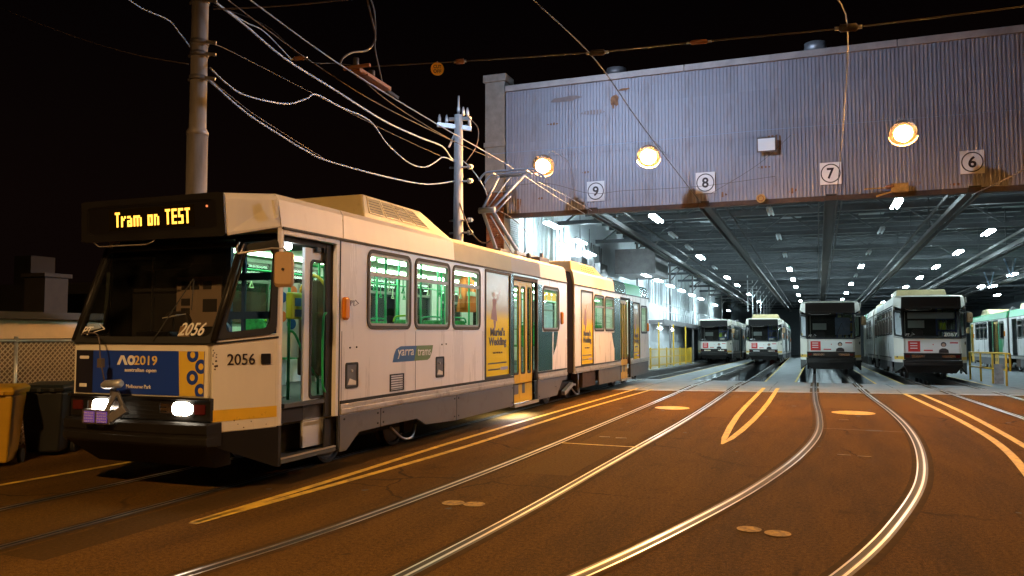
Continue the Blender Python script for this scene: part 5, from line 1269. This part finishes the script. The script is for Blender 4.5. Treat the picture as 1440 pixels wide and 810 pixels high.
rowsL = [('along the left wall', [(-9.2, 28.3, 5.8, 1), (-9.55, 33.2, 5.8, 1), (-9.9, 36.0, 5.6, 1), (-8.3, 41.5, 5.0, 1), (-8.35, 45.2, 5.0, 1), (-8.4, 49.5, 5.0, 1), (-8.4, 54.0, 5.0, 1), (-8.45, 59, 5.0, 1), (-8.45, 64, 5.0, 1), (-8.5, 74, 5.0, 1), (-8.5, 86, 5.0, 1)]),
         ('between tracks nine and eight', [(-5.22, 27.9, 5.8, 1), (-5.4, 32.6, 5.8, 0), (-5.4, 37, 5.8, 0), (-5.4, 41, 5.8, 1), (-5.4, 47, 5.8, 0), (-5.4, 54, 5.8, 1), (-5.4, 61, 5.8, 1), (-5.4, 72, 5.8, 1), (-5.4, 84, 5.8, 1)]),
         ('between tracks eight and seven', [(-1.35, 27.8, 5.8, 0), (-1.35, 34.5, 5.8, 0), (-1.35, 41.5, 5.8, 0), (-1.35, 49, 5.8, 1), (-1.35, 56.5, 5.8, 1), (-1.35, 64, 5.8, 1), (-1.35, 74, 5.8, 1), (-1.35, 84, 5.8, 1), (-1.35, 94, 5.8, 1)]),
         ('between tracks seven and six', [(2.46, 27.4, 5.8, 1), (2.46, 33.8, 5.8, 0), (2.46, 41.5, 5.8, 0), (2.46, 48.5, 5.8, 1), (2.46, 55, 5.8, 0), (2.46, 62, 5.8, 1), (2.46, 72, 5.8, 1), (2.46, 82, 5.8, 1), (2.46, 93, 5.8, 1)]),
         ('right of track six', [(6.4, 35.5, 5.8, 1), (6.4, 42.5, 5.8, 1), (6.4, 50, 5.8, 1), (6.4, 57.5, 5.8, 1), (6.4, 66, 5.8, 1), (6.4, 76, 5.8, 1), (6.4, 88, 5.8, 1)]),
         ('over the green tram', [(9.9, 49, 5.2, 1), (11.5, 67, 5.8, 1), (10.6, 58, 5.2, 1), (13.5, 52, 5.6, 1), (13.5, 62, 5.6, 1), (14, 75, 5.6, 1)])]
for nm, L_ in rowsL:
    cnt = [0, 0]
    for x, y, z, lit in L_:
        batten(x, y, z, lit, '%s tube light %s, %s from the doorway' % ('glowing' if lit else 'dark unlit', nm, ORD[cnt[lit]])); cnt[lit] += 1
r = empty('tube_light', (-9.6, 31.2, 5.35)); tag(r, 'yellowish glowing tube light in a tray on the left wall', 'light', 'tube lights under the depot roof')
obj('batten_housing', H_ME, r); y_ = MB(); y_.tube([(-.05, -.7, .02), (-.05, .7, .02)], .05, 8); y_.build('batten_tube', 'tube_warm', r)
mb = MB(); mb.ball((0, 0, 0), .16, 12, 8, .6); B_ME = mb.mesh('lamp_bowl', 'bowl'); mb = MB(); mb.bar((0, 0, .08), (0, 0, .22), .04, .04); BR_ME = mb.mesh('lamp_stem', 'galv')
for i in range(6):
    r = empty('bowl_lamp', (-9.5, 33.5 + i * 4.6, 2.45)); SHED.append(r); tag(r, 'bright bowl lamp under the gallery deck, %s from the doorway' % ORD[i], 'light', 'bowl lamps under the gallery'); obj('lamp_bowl', B_ME, r); obj('lamp_stem', BR_ME, r)
for i, (x, y) in enumerate(((9.2, 46), (9.7, 54), (13.0, 48))):
    r = empty('lamp_hanger', (x, y, 5.0)); SHED.append(r); tag(r, 'white V shaped steel hanger under the roof, %s from the doorway' % ORD[i], 'hanger', 'V shaped hangers over the green tram')
    mb = MB(); mb.bar((-.25, 0, .8), (0, 0, 0), .06, .06); mb.bar((.25, 0, .8), (.06, 0, 0), .06, .06); mb.box(-.04, .10, -.05, .05, -.06, 0); mb.build('hanger_arm', 'cable_light', r)

# yellow picket fence by the left wall
fe = empty('picket_fence', (-8.72, 0, 0)); SHED.append(fe); tag(fe, 'yellow steel picket fence with tall posts by the left shed wall', 'fence')
for k in range(8):
    mb = MB(); mb.box(-.04, .04, 42.0 + k * 2.6, 42.08 + k * 2.6, .0, 2.7 if k % 2 == 0 else 1.2); mb.build('fence_post', 'fence_yellow', fe)
mb = MB()
for z in (.15, .62, 1.08): mb.box(-.02, .02, 42.0, 60.3, z, z + .05)
mb.build('fence_rail', 'fence_yellow', fe)
pm = MB(); pm.box(.02, .035, -.018, .018, .05, 1.15); pmm = pm.mesh('picket', 'fence_yellow')
for k in range(70): obj('picket', pmm, fe, (0, 42.2 + k * .26, 0))
# yellow tubular handrail right of tram 2067
hr = empty('tubular_handrail', (0, 0, 0)); SHED.append(hr); tag(hr, 'yellow tubular handrail right of tram 2067 with a grey notice', 'handrail')
pa_, pb_ = Vector((6.15, 31.9, 0)), Vector((5.95, 37.6, 0))
mb = MB(); u = (pb_ - pa_)
mb.tube(arc([pa_ + Vector((.12, 0, 1.0)), pa_ + Vector((.12, -.02, 1.08)), pa_ + u * .03 + Vector((0, 0, 1.12)), pb_ + Vector((0, 0, 1.12))], 4), .035, 8); mb.tube([pa_ + Vector((0, 0, .55)), pb_ + Vector((0, 0, .55))], .03, 8)
mb.tube([pa_ + Vector((.12, 0, .5)), pa_ + Vector((.12, 0, 1.02))], .035, 8); mb.build('top_rail', 'fence_yellow', hr)
for k in range(4):
    q = pa_ + u * k / 3; mb = MB(); mb.tube([q, q + Vector((0, 0, 1.12))], .035, 8); mb.build('rail_post', 'fence_yellow', hr)
mb = MB(); mb.box(5.82, 6.10, 32.1, 32.13, .05, .75); mb.build('rail_notice', 'notice_grey', hr)

# tilt everything that stands in the shed to its gentle fall
bpy.context.view_layer.update()
for o in SHED: o.matrix_basis = ROT @ o.matrix_basis
LR = Matrix.Translation((0, -YF, 0)) @ ROT @ Matrix.Translation((0, YF, 0))
for o in D.children:
    if o.name.split('.')[0] in ('side_wall', 'window', 'wall_panel', 'gallery_deck', 'gallery_rail', 'gallery_post', 'steel_column', 'hung_frame', 'wall_equipment', 'shed_roof', 'roof_skylight', 'roof_truss', 'roof_purlin', 'far_wall', 'trough_hanger'): o.matrix_basis = LR @ o.matrix_basis
# ================================================================== poles and overhead wiring
XP = -9.4
sp = empty('steel_pole', (XP, 10.15, 0)); tag(sp, 'tall tubular steel pole with a collar rising behind the tram cab', 'pole')
mb = MB(); mb.tube([(0, 0, 0), (0, 0, 5.02)], .165, 20); mb.build('pole_base', 'steel_pole', sp)
mb = MB(); mb.tube([(0, 0, 5.0), (0, 0, 5.06), (0, 0, 5.12), (0, 0, 11.6)], [.172, .172, .135, .125], 20); mb.build('pole_shaft', 'steel_pole', sp)
for z in (6.35, 6.55, 5.95, 7.25):
    mb = MB(); mb.tube([(0, 0, z - .04), (0, 0, z + .04)], .148, 16); mb.bar((.12, 0, z), (.30, .05, z - .02), .04, .05); mb.bar((-.12, 0, z), (-.22, .0, z), .03, .04)
    mb.build('pole_clamp', 'galv_dark', sp)
fl = empty('pole_floodlight', (XP + .9, 10.6, 11.2)); tag(fl, 'cool white floodlight on an arm at the top of the steel pole', 'floodlight')
mb = MB(); mb.tube([(-.85, -.4, .2), (0, 0, .2)], .04, 8); mb.build('flood_arm', 'galv', fl)
aim = (Vector((-4.0, YF, 8.6)) - Vector((XP + .9, 10.6, 11.2))).normalized(); rgt = aim.cross(Vector((0, 0, 1))).normalized(); upv = rgt.cross(aim)
mb = MB(); q = lambda a, b, c: tuple(rgt * a + upv * b + aim * c)
mb.loft([[q(-.25, -.18, 0), q(.25, -.18, 0), q(.25, .18, 0), q(-.25, .18, 0)], [q(-.18, -.12, -.2), q(.18, -.12, -.2), q(.18, .12, -.2), q(-.18, .12, -.2)]]); mb.build('flood_housing', 'lamp_metal', fl)
mb = MB(); mb.face([q(-.23, -.16, .004), q(.23, -.16, .004), q(.23, .16, .004), q(-.23, .16, .004)]); mb.build('flood_lens', 'lamp_flood', fl)
mb = MB(); mb.loft([[q(a * .26, b * .19, 0) for a, b in ((-1, -1), (1, -1), (1, 1), (-1, 1))], [q(a * .30, b * .22, .62) for a, b in ((-1, -1), (1, -1), (1, 1), (-1, 1))]], caps=False); mb.build('flood_hood', 'rubber', fl)  # unseen hood, added to keep the beam off the ground
r = empty('mast_floodlight', (9.6, 22.3, 10.4)); tag(r, 'hooded cool white floodlight on the mast right of the yard', 'floodlight')
am = (Vector((-9.5, 15.5, 5.6)) - Vector((9.6, 22.3, 10.4))).normalized(); rgt = am.cross(Vector((0, 0, 1))).normalized(); upv = rgt.cross(am)
q2 = lambda a, b, c: tuple(rgt * a + upv * b + am * c)
mb = MB(); mb.face([q2(-.30, -.22, .004), q2(.30, -.22, .004), q2(.30, .22, .004), q2(-.30, .22, .004)]); mb.build('flood_lens', 'lamp_mast', r)
mb = MB(); mb.loft([[q2(a * .33, b * .25, 0) for a, b in ((-1, -1), (1, -1), (1, 1), (-1, 1))], [q2(a * .36, b * .26, 1.0) for a, b in ((-1, -1), (1, -1), (1, 1), (-1, 1))]], caps=False); mb.build('flood_hood', 'rubber', r)  # unseen hood, added to hold the beam to the left side
mb = MB(); mb.loft([[q2(a * .33, b * .25, -.002) for a, b in ((-1, -1), (1, -1), (1, 1), (-1, 1))], [q2(a * .2, b * .15, -.25) for a, b in ((-1, -1), (1, -1), (1, 1), (-1, 1))]]); mb.build('flood_housing', 'lamp_metal', r)
mb = MB(); mb.bar((0, 0, -.2), (.4, 0, -.5), .06, .06); mb.build('flood_bracket', 'galv', r)
mb = MB(); mb.tube([(.4, 0, -10.4), (.4, 0, .2)], [.12, .08], 12); mb.build('mast', 'galv', r)
# street lamps outside the frame that light the yard
for i, (x, y, z, ax, lab) in enumerate(((9.0, 11.5, 10.2, -2.6, 'sodium street lamp on a mast right of the yard'), (-1.5, -3.6, 8.2, -1.5, 'sodium street lamp on a mast behind the viewpoint'))):
    r = empty('street_lamp', (x, y, 0)); tag(r, lab, 'street lamp', 'sodium street lamps round the yard')
    mb = MB(); mb.tube([(0, 0, 0), (0, 0, z)], [.12, .07], 12); mb.tube([(0, 0, z), (ax * .5, 0, z + .35), (ax, 0, z + .3)], .05, 8); mb.build('lamp_mast', 'galv', r)
    mb = MB(); mb.loft([[(ax - .35, -.15, z + .25), (ax + .2, -.15, z + .25), (ax + .2, .15, z + .25), (ax - .35, .15, z + .25)], [(ax - .25, -.08, z + .40), (ax + .15, -.08, z + .40), (ax + .15, .08, z + .40), (ax - .25, .08, z + .40)]]); mb.build('lamp_head', 'lamp_metal', r)
    mb = MB(); mb.loft([[(ax + a * .38 - .09, b * .24, zz) for a, b in ((-1, -1), (1, -1), (1, 1), (-1, 1))] for zz in ((z + .25, z + .14) if i == 0 else (z + .25, z + .222))], caps=False); mb.build('lamp_skirt', 'rubber', r)  # unseen skirt, added to cut off the lamp's sideways light
    mb = MB(); mb.box(ax - .40, ax + .22, -.17, .17, z + .235, z + .249); mb.build('lamp_lens', 'lamp_street' if i else 'lamp_yard', r)

XU, YU = -9.3, 20.1
up_ = empty('utility_pole', (XU, YU, 0)); tag(up_, 'pale utility pole with crossarm and insulators behind the tram', 'pole')
mb = MB(); mb.tube([(0, 0, 0), (0, 0, 7.9)], [.17, .12], 14); mb.build('pole_shaft', 'timber_pole', up_)
mb = MB(); mb.bar((-.55, -.25, 7.62), (.35, .10, 7.50), .10, .12); mb.bar((-.35, .15, 7.85), (.35, .05, 7.78), .09, .09); mb.bar((-.3, 0, 7.0), (0, 0, 7.6), .04, .04); mb.build('crossarm', 'galv', up_)
mb = MB()
for x, y, z in ((-.5, -.2, 7.72), (-.3, -.15, 7.70), (.3, .08, 7.62), (.1, .1, 7.95), (0, 0, 8.0), (.25, .05, 7.9)): mb.tube([(x, y, z - .06), (x, y, z), (x, y, z + .1), (x, y, z + .2)], [.02, .05, .045, .015], 8)
mb.tube([(0, 0, 7.9), (0, 0, 8.45)], .03, 6)
mb.build('insulator', 'galv', up_)
for z in (6.0, 4.9, 4.55, 6.4):
    mb = MB(); mb.tube([(-.25, -.05, z), (.45, .0, z)], .028, 6); mb.tube([(.30, 0, z), (.36, 0, z)], .07, 8); mb.tube([(.38, 0, z), (.42, 0, z)], .06, 8); mb.build('cable_bracket', 'galv', up_)

def wire(pts, r, m, label, cat='cable', grp=None, n=6, nm='overhead_cable'):
    mb = MB(); mb.tube(arc(pts, n), r, 6); o = mb.build(nm, m); return tag(o, label, cat, grp)
Pp = lambda L, X=XP + .02: [PX(x, y, X) for x, y in L]
wire(Pp([(295, 95), (318, 117), (345, 134), (400, 146), (430, 139), (445, 133), (480, 151), (520, 170), (545, 203), (575, 229), (597, 235), (612, 228), (624, 221), (642, 229)]), .017, 'cable_light', 'bright white sagging cable, kinked midway, between the two poles')
wire(Pp([(293, 112), (345, 158), (400, 194), (430, 212), (460, 226), (540, 248), (600, 259), (642, 254)]), .019, 'cable_light', 'lowest thick pale cable slung between the two poles')
wire(Pp([(293, 110), (345, 152), (376, 173), (420, 201), (460, 226)]), .010, 'cable_dark', 'thin dark cable lashed above the lowest pole cable')
wire(Pp([(292, -5), (345, 36), (400, 82), (470, 126), (540, 170), (590, 193), (622, 206), (634, 222), (642, 226)]), .022, 'cable_light', 'uppermost thick blue-white cable dropping to the utility pole')
wire(Pp([(310, 8), (345, 31), (372, 45), (410, 84)]), .011, 'cable_light', 'short thin cable twisted round the uppermost pole cable')
wire(Pp([(300, 62), (330, 75), (445, 134), (545, 185), (625, 222)]), .009, 'wire_copper', 'thin straight span wire between the two poles', 'wire', nm='span_wire')
wire([PX(170, -8, XP), PX(200, 12, XP), PX(236, 28, XP), PX(252, 46, XP), PX(267, 66, XP)], .011, 'cable_light', 'pale cable curving to the steel pole from its upper left')
wire([PX(-20, 3, -14), PX(60, 35, -12.6), PX(130, 60, -11.6), PX(200, 79, -10.4), PX(265, 90, XP)], .009, 'cable_dark', 'dim wire running to the steel pole from its far left', 'wire', nm='span_wire')
wire([PX(300, 13, XP), PY(400, 8, 11), PY(520, -4, 11.5)], .012, 'cable_dark', 'dark span wire leaving the top of the steel pole', 'wire', nm='span_wire')
# trolley wires
tw = [PX(330, -14, TX), PX(352, 0, TX), PX(472, 87, TX), PX(600, 166, TX), PX(680, 212, TX), PX(720, 236, TX), Vector((TX, 22, 5.75)), Vector((-6.9, 24.6, 5.6))]
wire(tw, .011, 'cable_light', 'trolley wire above the lit tram touching its pantograph', 'wire', n=3, nm='trolley_wire')
wire([PX(310, -8, TX - .35), PX(380, 45, TX - .35), PX(440, 88, TX - .35), PX(530, 145, TX - .35), PX(640, 200, TX - .35)], .009, 'cable_dark', 'thin dark wire running just left of the trolley wire', 'wire', nm='span_wire')
wire([PX(516, 118, TX + .15), PX(560, 152, TX + .1), PX(637, 198, TX), PX(690, 222, TX)], .008, 'wire_copper', 'short auxiliary wire below the section insulator', 'wire', nm='span_wire')
wire([PX(735, -15, -3.65), PX(750, 0, -3.6), PX(838, 85, -3.45), PX(905, 180, -3.25), PX(985, 285, -3.12)], .010, 'wire_copper', 'trolley wire of track eight ending under its number board', 'wire', nm='trolley_wire')
wire([PY(1155, -20, 9), PY(1192, 38, 12), PY(1186, 170, 19), PY(1178, 262, 24.6)], .009, 'wire_copper', 'trolley wire of track seven ending under its number board', 'wire', nm='trolley_wire')
wire([PY(1460, 228, 20), PY(1410, 254, 22.5), PY(1366, 274, 24.6)], .012, 'wire_copper', 'trolley wire of track six at the right edge', 'wire', nm='trolley_wire')
Ys = 12.0
wire([PY(1500, 0, Ys), PY(1440, 9, Ys), PY(1193, 39, Ys), PY(970, 60, Ys), PY(840, 73, Ys), PY(650, 86, Ys), PY(515, 94, Ys)], .011, 'wire_copper', 'span wire across the yard carrying the round cut off sign', 'wire', nm='span_wire')
wire([PY(515, 94, Ys), PY(472, 89, 11.7), PY(430, 84, 11.2), PX(372, 35, -8.9), PX(300, 8, XP)], .009, 'wire_copper', 'span wire end running from trolley fitting to steel pole', 'wire', nm='span_wire')
def fitting(p, a, label, cat='insulator', grp='insulators on the span wires', m='ceramic', r=.045, L=.28):
    d = (Vector(a)).normalized(); p = Vector(p); e_ = empty('wire_insulator', p); tag(e_, label, cat, grp)
    mb = MB(); mb.tube([-d * L / 2, -d * L * .4, d * L * .4, d * L / 2], [r * .5, r, r, r * .5], 8); mb.build('insulator_body', m, e_)
    mb = MB()
    for s in (-1, 1): mb.tube([d * s * L * .5, d * s * L * .72], r * .45, 6)
    mb.build('insulator_cap', 'galv', e_)
ax_ = PY(970, 60, Ys) - PY(650, 86, Ys)
fitting(PY(983, 59, Ys), ax_, 'long insulator on the span wire above number board eight', L=.26, r=.035)
fitting(PY(647, 86.5, Ys), ax_, 'short insulator just right of the cut off sign', L=.16)
fitting(PY(421, 82, 11.2), ax_, 'insulator on the span wire left of the trolley fitting', L=.22)
fitting(PY(840, 74, Ys), ax_, 'trolley hanger where the track eight wire crosses the span', 'hanger', None, 'wire_copper', .05, .25)
fitting(PY(1193, 39, Ys), ax_, 'trolley hanger where the track seven wire crosses the span', 'hanger', None, 'wire_copper', .06, .25)
p = PX(505, 103, TX); fz = empty('section_insulator', p); tag(fz, 'brown section insulator on the trolley wire near the cut off sign', 'insulator')
d = (PX(600, 166, TX) - PX(472, 87, TX)).normalized()
mb = MB(); mb.bar(-d * .1 + Vector((0, 0, .03)), d * .95 + Vector((0, 0, .03)), .14, .07); mb.bar(d * .1, d * .85, .22, .03); mb.bar(-d * .15 + Vector((-.2, 0, .05)), -d * .15 + Vector((.3, 0, .05)), .05, .05); mb.build('insulator_block', 'ceramic', fz)
mb = MB(); mb.tube([-d * .1 + Vector((0, 0, .06)), -d * .1 + Vector((0, 0, .22))], .05, 8); mb.tube([d * .4 + Vector((0, 0, .06)), d * .4 + Vector((0, 0, .18))], .06, 8); mb.bar(d * .95, d * 1.15 + Vector((.1, 0, -.08)), .05, .05); mb.build('insulator_post', 'wire_copper', fz)
wire([PX(514, -12, TX), PX(520, 15, TX), PX(527, 45, TX), PX(526, 60, TX), PX(515, 71, TX), PX(495, 74, TX), PX(482, 82, TX), PX(478, 92, TX)], .017, 'cable_dark', 'dark feeder cable looping down to the section insulator')
wire([PX(517, -12, TX + .06), PX(526, 14, TX + .06), PX(528, 45, TX + .06), PX(527, 66, TX + .06), PX(534, 100, TX + .06), PX(539, 122, TX + .06)], .013, 'cable_dark', 'thin feeder cable dropping past the section insulator')
cs = empty('cut_off_sign', PY(615, 97, Ys - .03), R(27)); tag(cs, 'round orange disc reading CUT OFF hanging from the span wire', 'sign')
mb = MB(); mb.tube([(0, -.008, 0), (0, .008, 0)], .112, 28); mb.build('sign_disc', 'sign_yellow', cs)
put_text(text_mesh('CUT', .135, .060, 'ink', bold=.02), front(-.008), -.067, .008, .003, 'lettering', cs)
put_text(text_mesh('OFF', .135, .060, 'ink', bold=.02), front(-.008), -.067, -.072, .003, 'lettering', cs)
mb = MB(); mb.tube([(0, 0, .10), (0, 0, .13)], .012, 6); mb.build('sign_hook', 'galv', cs)
# wires along the depot front
Yw = YF - .45
for L_, r_, m_, lab in (([(690, 217), (735, 213), (860, 203), (1060, 184), (1300, 165), (1500, 148)], .009, 'cable_light', 'pale messenger wire along the depot front at lamp height'),
                     ([(712, 262), (770, 258), (830, 272), (880, 268), (985, 262), (1090, 248)], .007, 'cable_dark', 'dark sagging wire under number boards nine and eight'),
                     ([(1000, 272), (1065, 232), (1112, 190)], .007, 'cable_dark', 'dark slanting wire below the unlit floodlight')):
    wire([PY(x, y, Yw) for x, y in L_], r_, m_, lab, 'wire', nm='span_wire')
wire([PY(755, 255, 20.5), PY(795, 275, 22.5), PY(832, 296, 24.5)], .008, 'cable_light', 'wire from the pantograph to the trough above track nine', 'wire', nm='trolley_wire')
wire([PY(650, 225, 20.2), PY(665, 240, 20.2), PY(680, 262, 20.2), PY(685, 275, 20.2)], .014, 'cable_light', 'short pale cable looping right from the utility pole')
wire([PY(640, 260, 20.1), PY(648, 290, 20), PY(662, 325, 19.8), PY(680, 342, 19.6), PY(700, 330, 19.4)], .022, 'cable_dark', 'thick dark cable drooping from the utility pole behind the tram roof')
wire([PY(658, 165, 20.1), PY(672, 180, 20.1), PY(670, 205, 20.1), PY(655, 228, 20.1)], .012, 'cable_dark', 'dark jumper loop on the right of the utility pole')
bk = empty('trough_bracket', PY(1265, 264, YF - .25)); tag(bk, 'rusty brass trolley bracket on the door beam between boards seven and six', 'bracket')
mb = MB(); mb.box(-.22, .22, -.08, .08, -.12, .12); mb.bar((-.9, 0, .02), (.2, 0, .02), .04, .04); mb.bar((-.2, -.05, -.1), (-.6, -.05, -.22), .04, .04); mb.build('bracket_body', 'brass', bk)
mb = MB(); mb.tube([(-.35, -.04, .02), (-.15, -.04, .06)], .06, 8); mb.build('bracket_insulator', 'ceramic', bk)

# ================================================================== left background: bins, fence, low shed, house
def bin_(x, y, m, lab, rz, h=1.06):
    r = empty('wheelie_bin', (x, y, 0), rz); tag(r, lab, 'bin')
    mb = MB(); mb.loft([[(-.22, -.24, .06), (.22, -.24, .06), (.22, .22, .06), (-.22, .22, .06)], [(-.29, -.33, h - .10), (.29, -.33, h - .10), (.29, .33, h - .10), (-.29, .33, h - .10)]]); mb.build('bin_body', m, r, bevel=.03, seg=3)
    mb = MB(); mb.loft([[(-.31, -.36, h - .10), (.31, -.36, h - .10), (.31, .36, h - .10), (-.31, .36, h - .10)], [(-.32, -.38, h - .04), (.32, -.38, h - .04), (.32, .38, h - .02), (-.32, .38, h - .02)], [(-.27, -.30, h), (.27, -.30, h), (.27, .32, h + .02), (-.27, .32, h + .02)]]); ld = mb.build('bin_lid', m, r, bevel=.012)
    mb = MB(); mb.tube([(-.22, .40, h - .06), (.22, .40, h - .06)], .02, 6); mb.build('bin_handle', m, r)
    for s in (-1, 1):
        mb = MB(); mb.tube([(s * .24, .22, .10), (s * .29, .22, .10)], .10, 14); mb.build('bin_wheel', 'rubber', r)
    for k in range(3):
        mb = MB(); mb.box(-.2 + k * .17, -.14 + k * .17, -.40, -.36, h - .09, h - .05); mb.build('lid_rib', m, ld)
bin_(-10.33, 7.55, 'bin_yellow', 'mustard yellow wheelie bin at the left edge', R(38))
bin_(-10.55, 8.55, 'bin_dark', 'black wheelie bin next to the yellow one', R(30), 1.03)
bin_(-10.62, 9.35, 'bin_dark', 'black wheelie bin half hidden behind the tram front', R(28), 1.03)

cf = empty('chain_link_fence', (-11.5, 0, 0)); tag(cf, 'chain link fence in front of the low cream shed', 'fence')
mb = MB(); ya, yb, za, zb, s_ = 5.0, 14.0, .05, 1.66, .085
k = ya - (zb - za)
while k < yb:
    for sg in (1, -1):
        p0, p1 = (k, za), (k + (zb - za), zb)
        if sg < 0: p0, p1 = (k, zb), (k + (zb - za), za)
        (y0, z0), (y1, z1) = p0, p1
        if y0 < ya: z0 += (z1 - z0) * (ya - y0) / (y1 - y0); y0 = ya
        if y1 > yb: z1 = z0 + (z1 - z0) * (yb - y0) / (y1 - y0); y1 = yb
        w_ = .009
        mb.face([(sg * .003, y0, z0 - w_), (sg * .003, y1, z1 - w_), (sg * .003, y1, z1 + w_), (sg * .003, y0, z0 + w_)])
        mb.face([(sg * .003 - .004, y0 - w_, z0), (sg * .003 + .004, y0 + w_, z0), (sg * .003 + .004, y1 + w_, z1), (sg * .003 - .004, y1 - w_, z1)])
    k += s_
o = mb.build('wire_mesh', 'mesh_tan', cf); o['kind'] = 'stuff'
for y in (5.0, 7.0, 8.7, 10.4, 12.2, 14.0):
    mb = MB(); mb.tube([(0, y, 0), (0, y, 1.72)], .03, 8); mb.build('fence_post', 'galv', cf)
mb = MB(); mb.tube([(0, 5, 1.68), (0, 14, 1.62)], .025, 6); mb.build('fence_rail', 'galv', cf)
sh = empty('low_shed', (-12.2, 0, 0)); tag(sh, 'long low cream walled shed with a dark flat roof behind the fence', 'shed')
mb = MB(); mb.box(-4, 0, 3, 16, 0, 2.0)
mb.build('shed_wall', 'house_cream', sh)
mb = MB(); mb.box(-4.1, .12, 2.9, 16.1, 2.0, 2.12); mb.build('shed_roof', 'house_roof', sh)
mb = MB(); mb.box(.0, .05, 3, 16, 1.62, 1.68); mb.build('shed_batten', 'house_dark', sh)
mb = MB(); mb.box(.0, .03, 3, 16, .0, 1.62); mb.build('shed_base', 'base_brown', sh)
hz = empty('dark_house', (-17.2, 12, 0)); tag(hz, 'dark brick house with chimney block in the left background', 'house')
mb = MB(); mb.box(-6, .6, 3.0, 14, 0, 3.05); mb.build('house_wall', 'house_dark', hz)
mb = MB(); mb.box(.1, .75, 1.1, 1.7, 0, 3.05); mb.box(.04, .81, 1.04, 1.76, 3.05, 3.14); mb.build('chimney', 'chimney_brown', hz)
mb = MB(); mb.loft([[(-7, -8, 2.6), (-1.2, -8, 2.6), (-1.2, -.4, 2.3), (-7, -.4, 2.3)], [(-7, -8, 3.9), (-5.0, -8, 3.9), (-4.0, -.4, 2.9), (-7, -.4, 3.4)]]); mb.build('roof', 'house_roof', hz)
mb = MB(); mb.box(-1.4, -1.2, -3.6, -1.0, 2.25, 2.38); mb.box(-1.42, -1.22, -3.6, -3.45, 1.6, 2.3); mb.build('window_trim', 'wall_white', hz)
mb = MB(); mb.box(-5.2, -4.5, 4.8, 5.6, 3.0, 4.05); mb.build('roof_box', 'house_dark', hz)
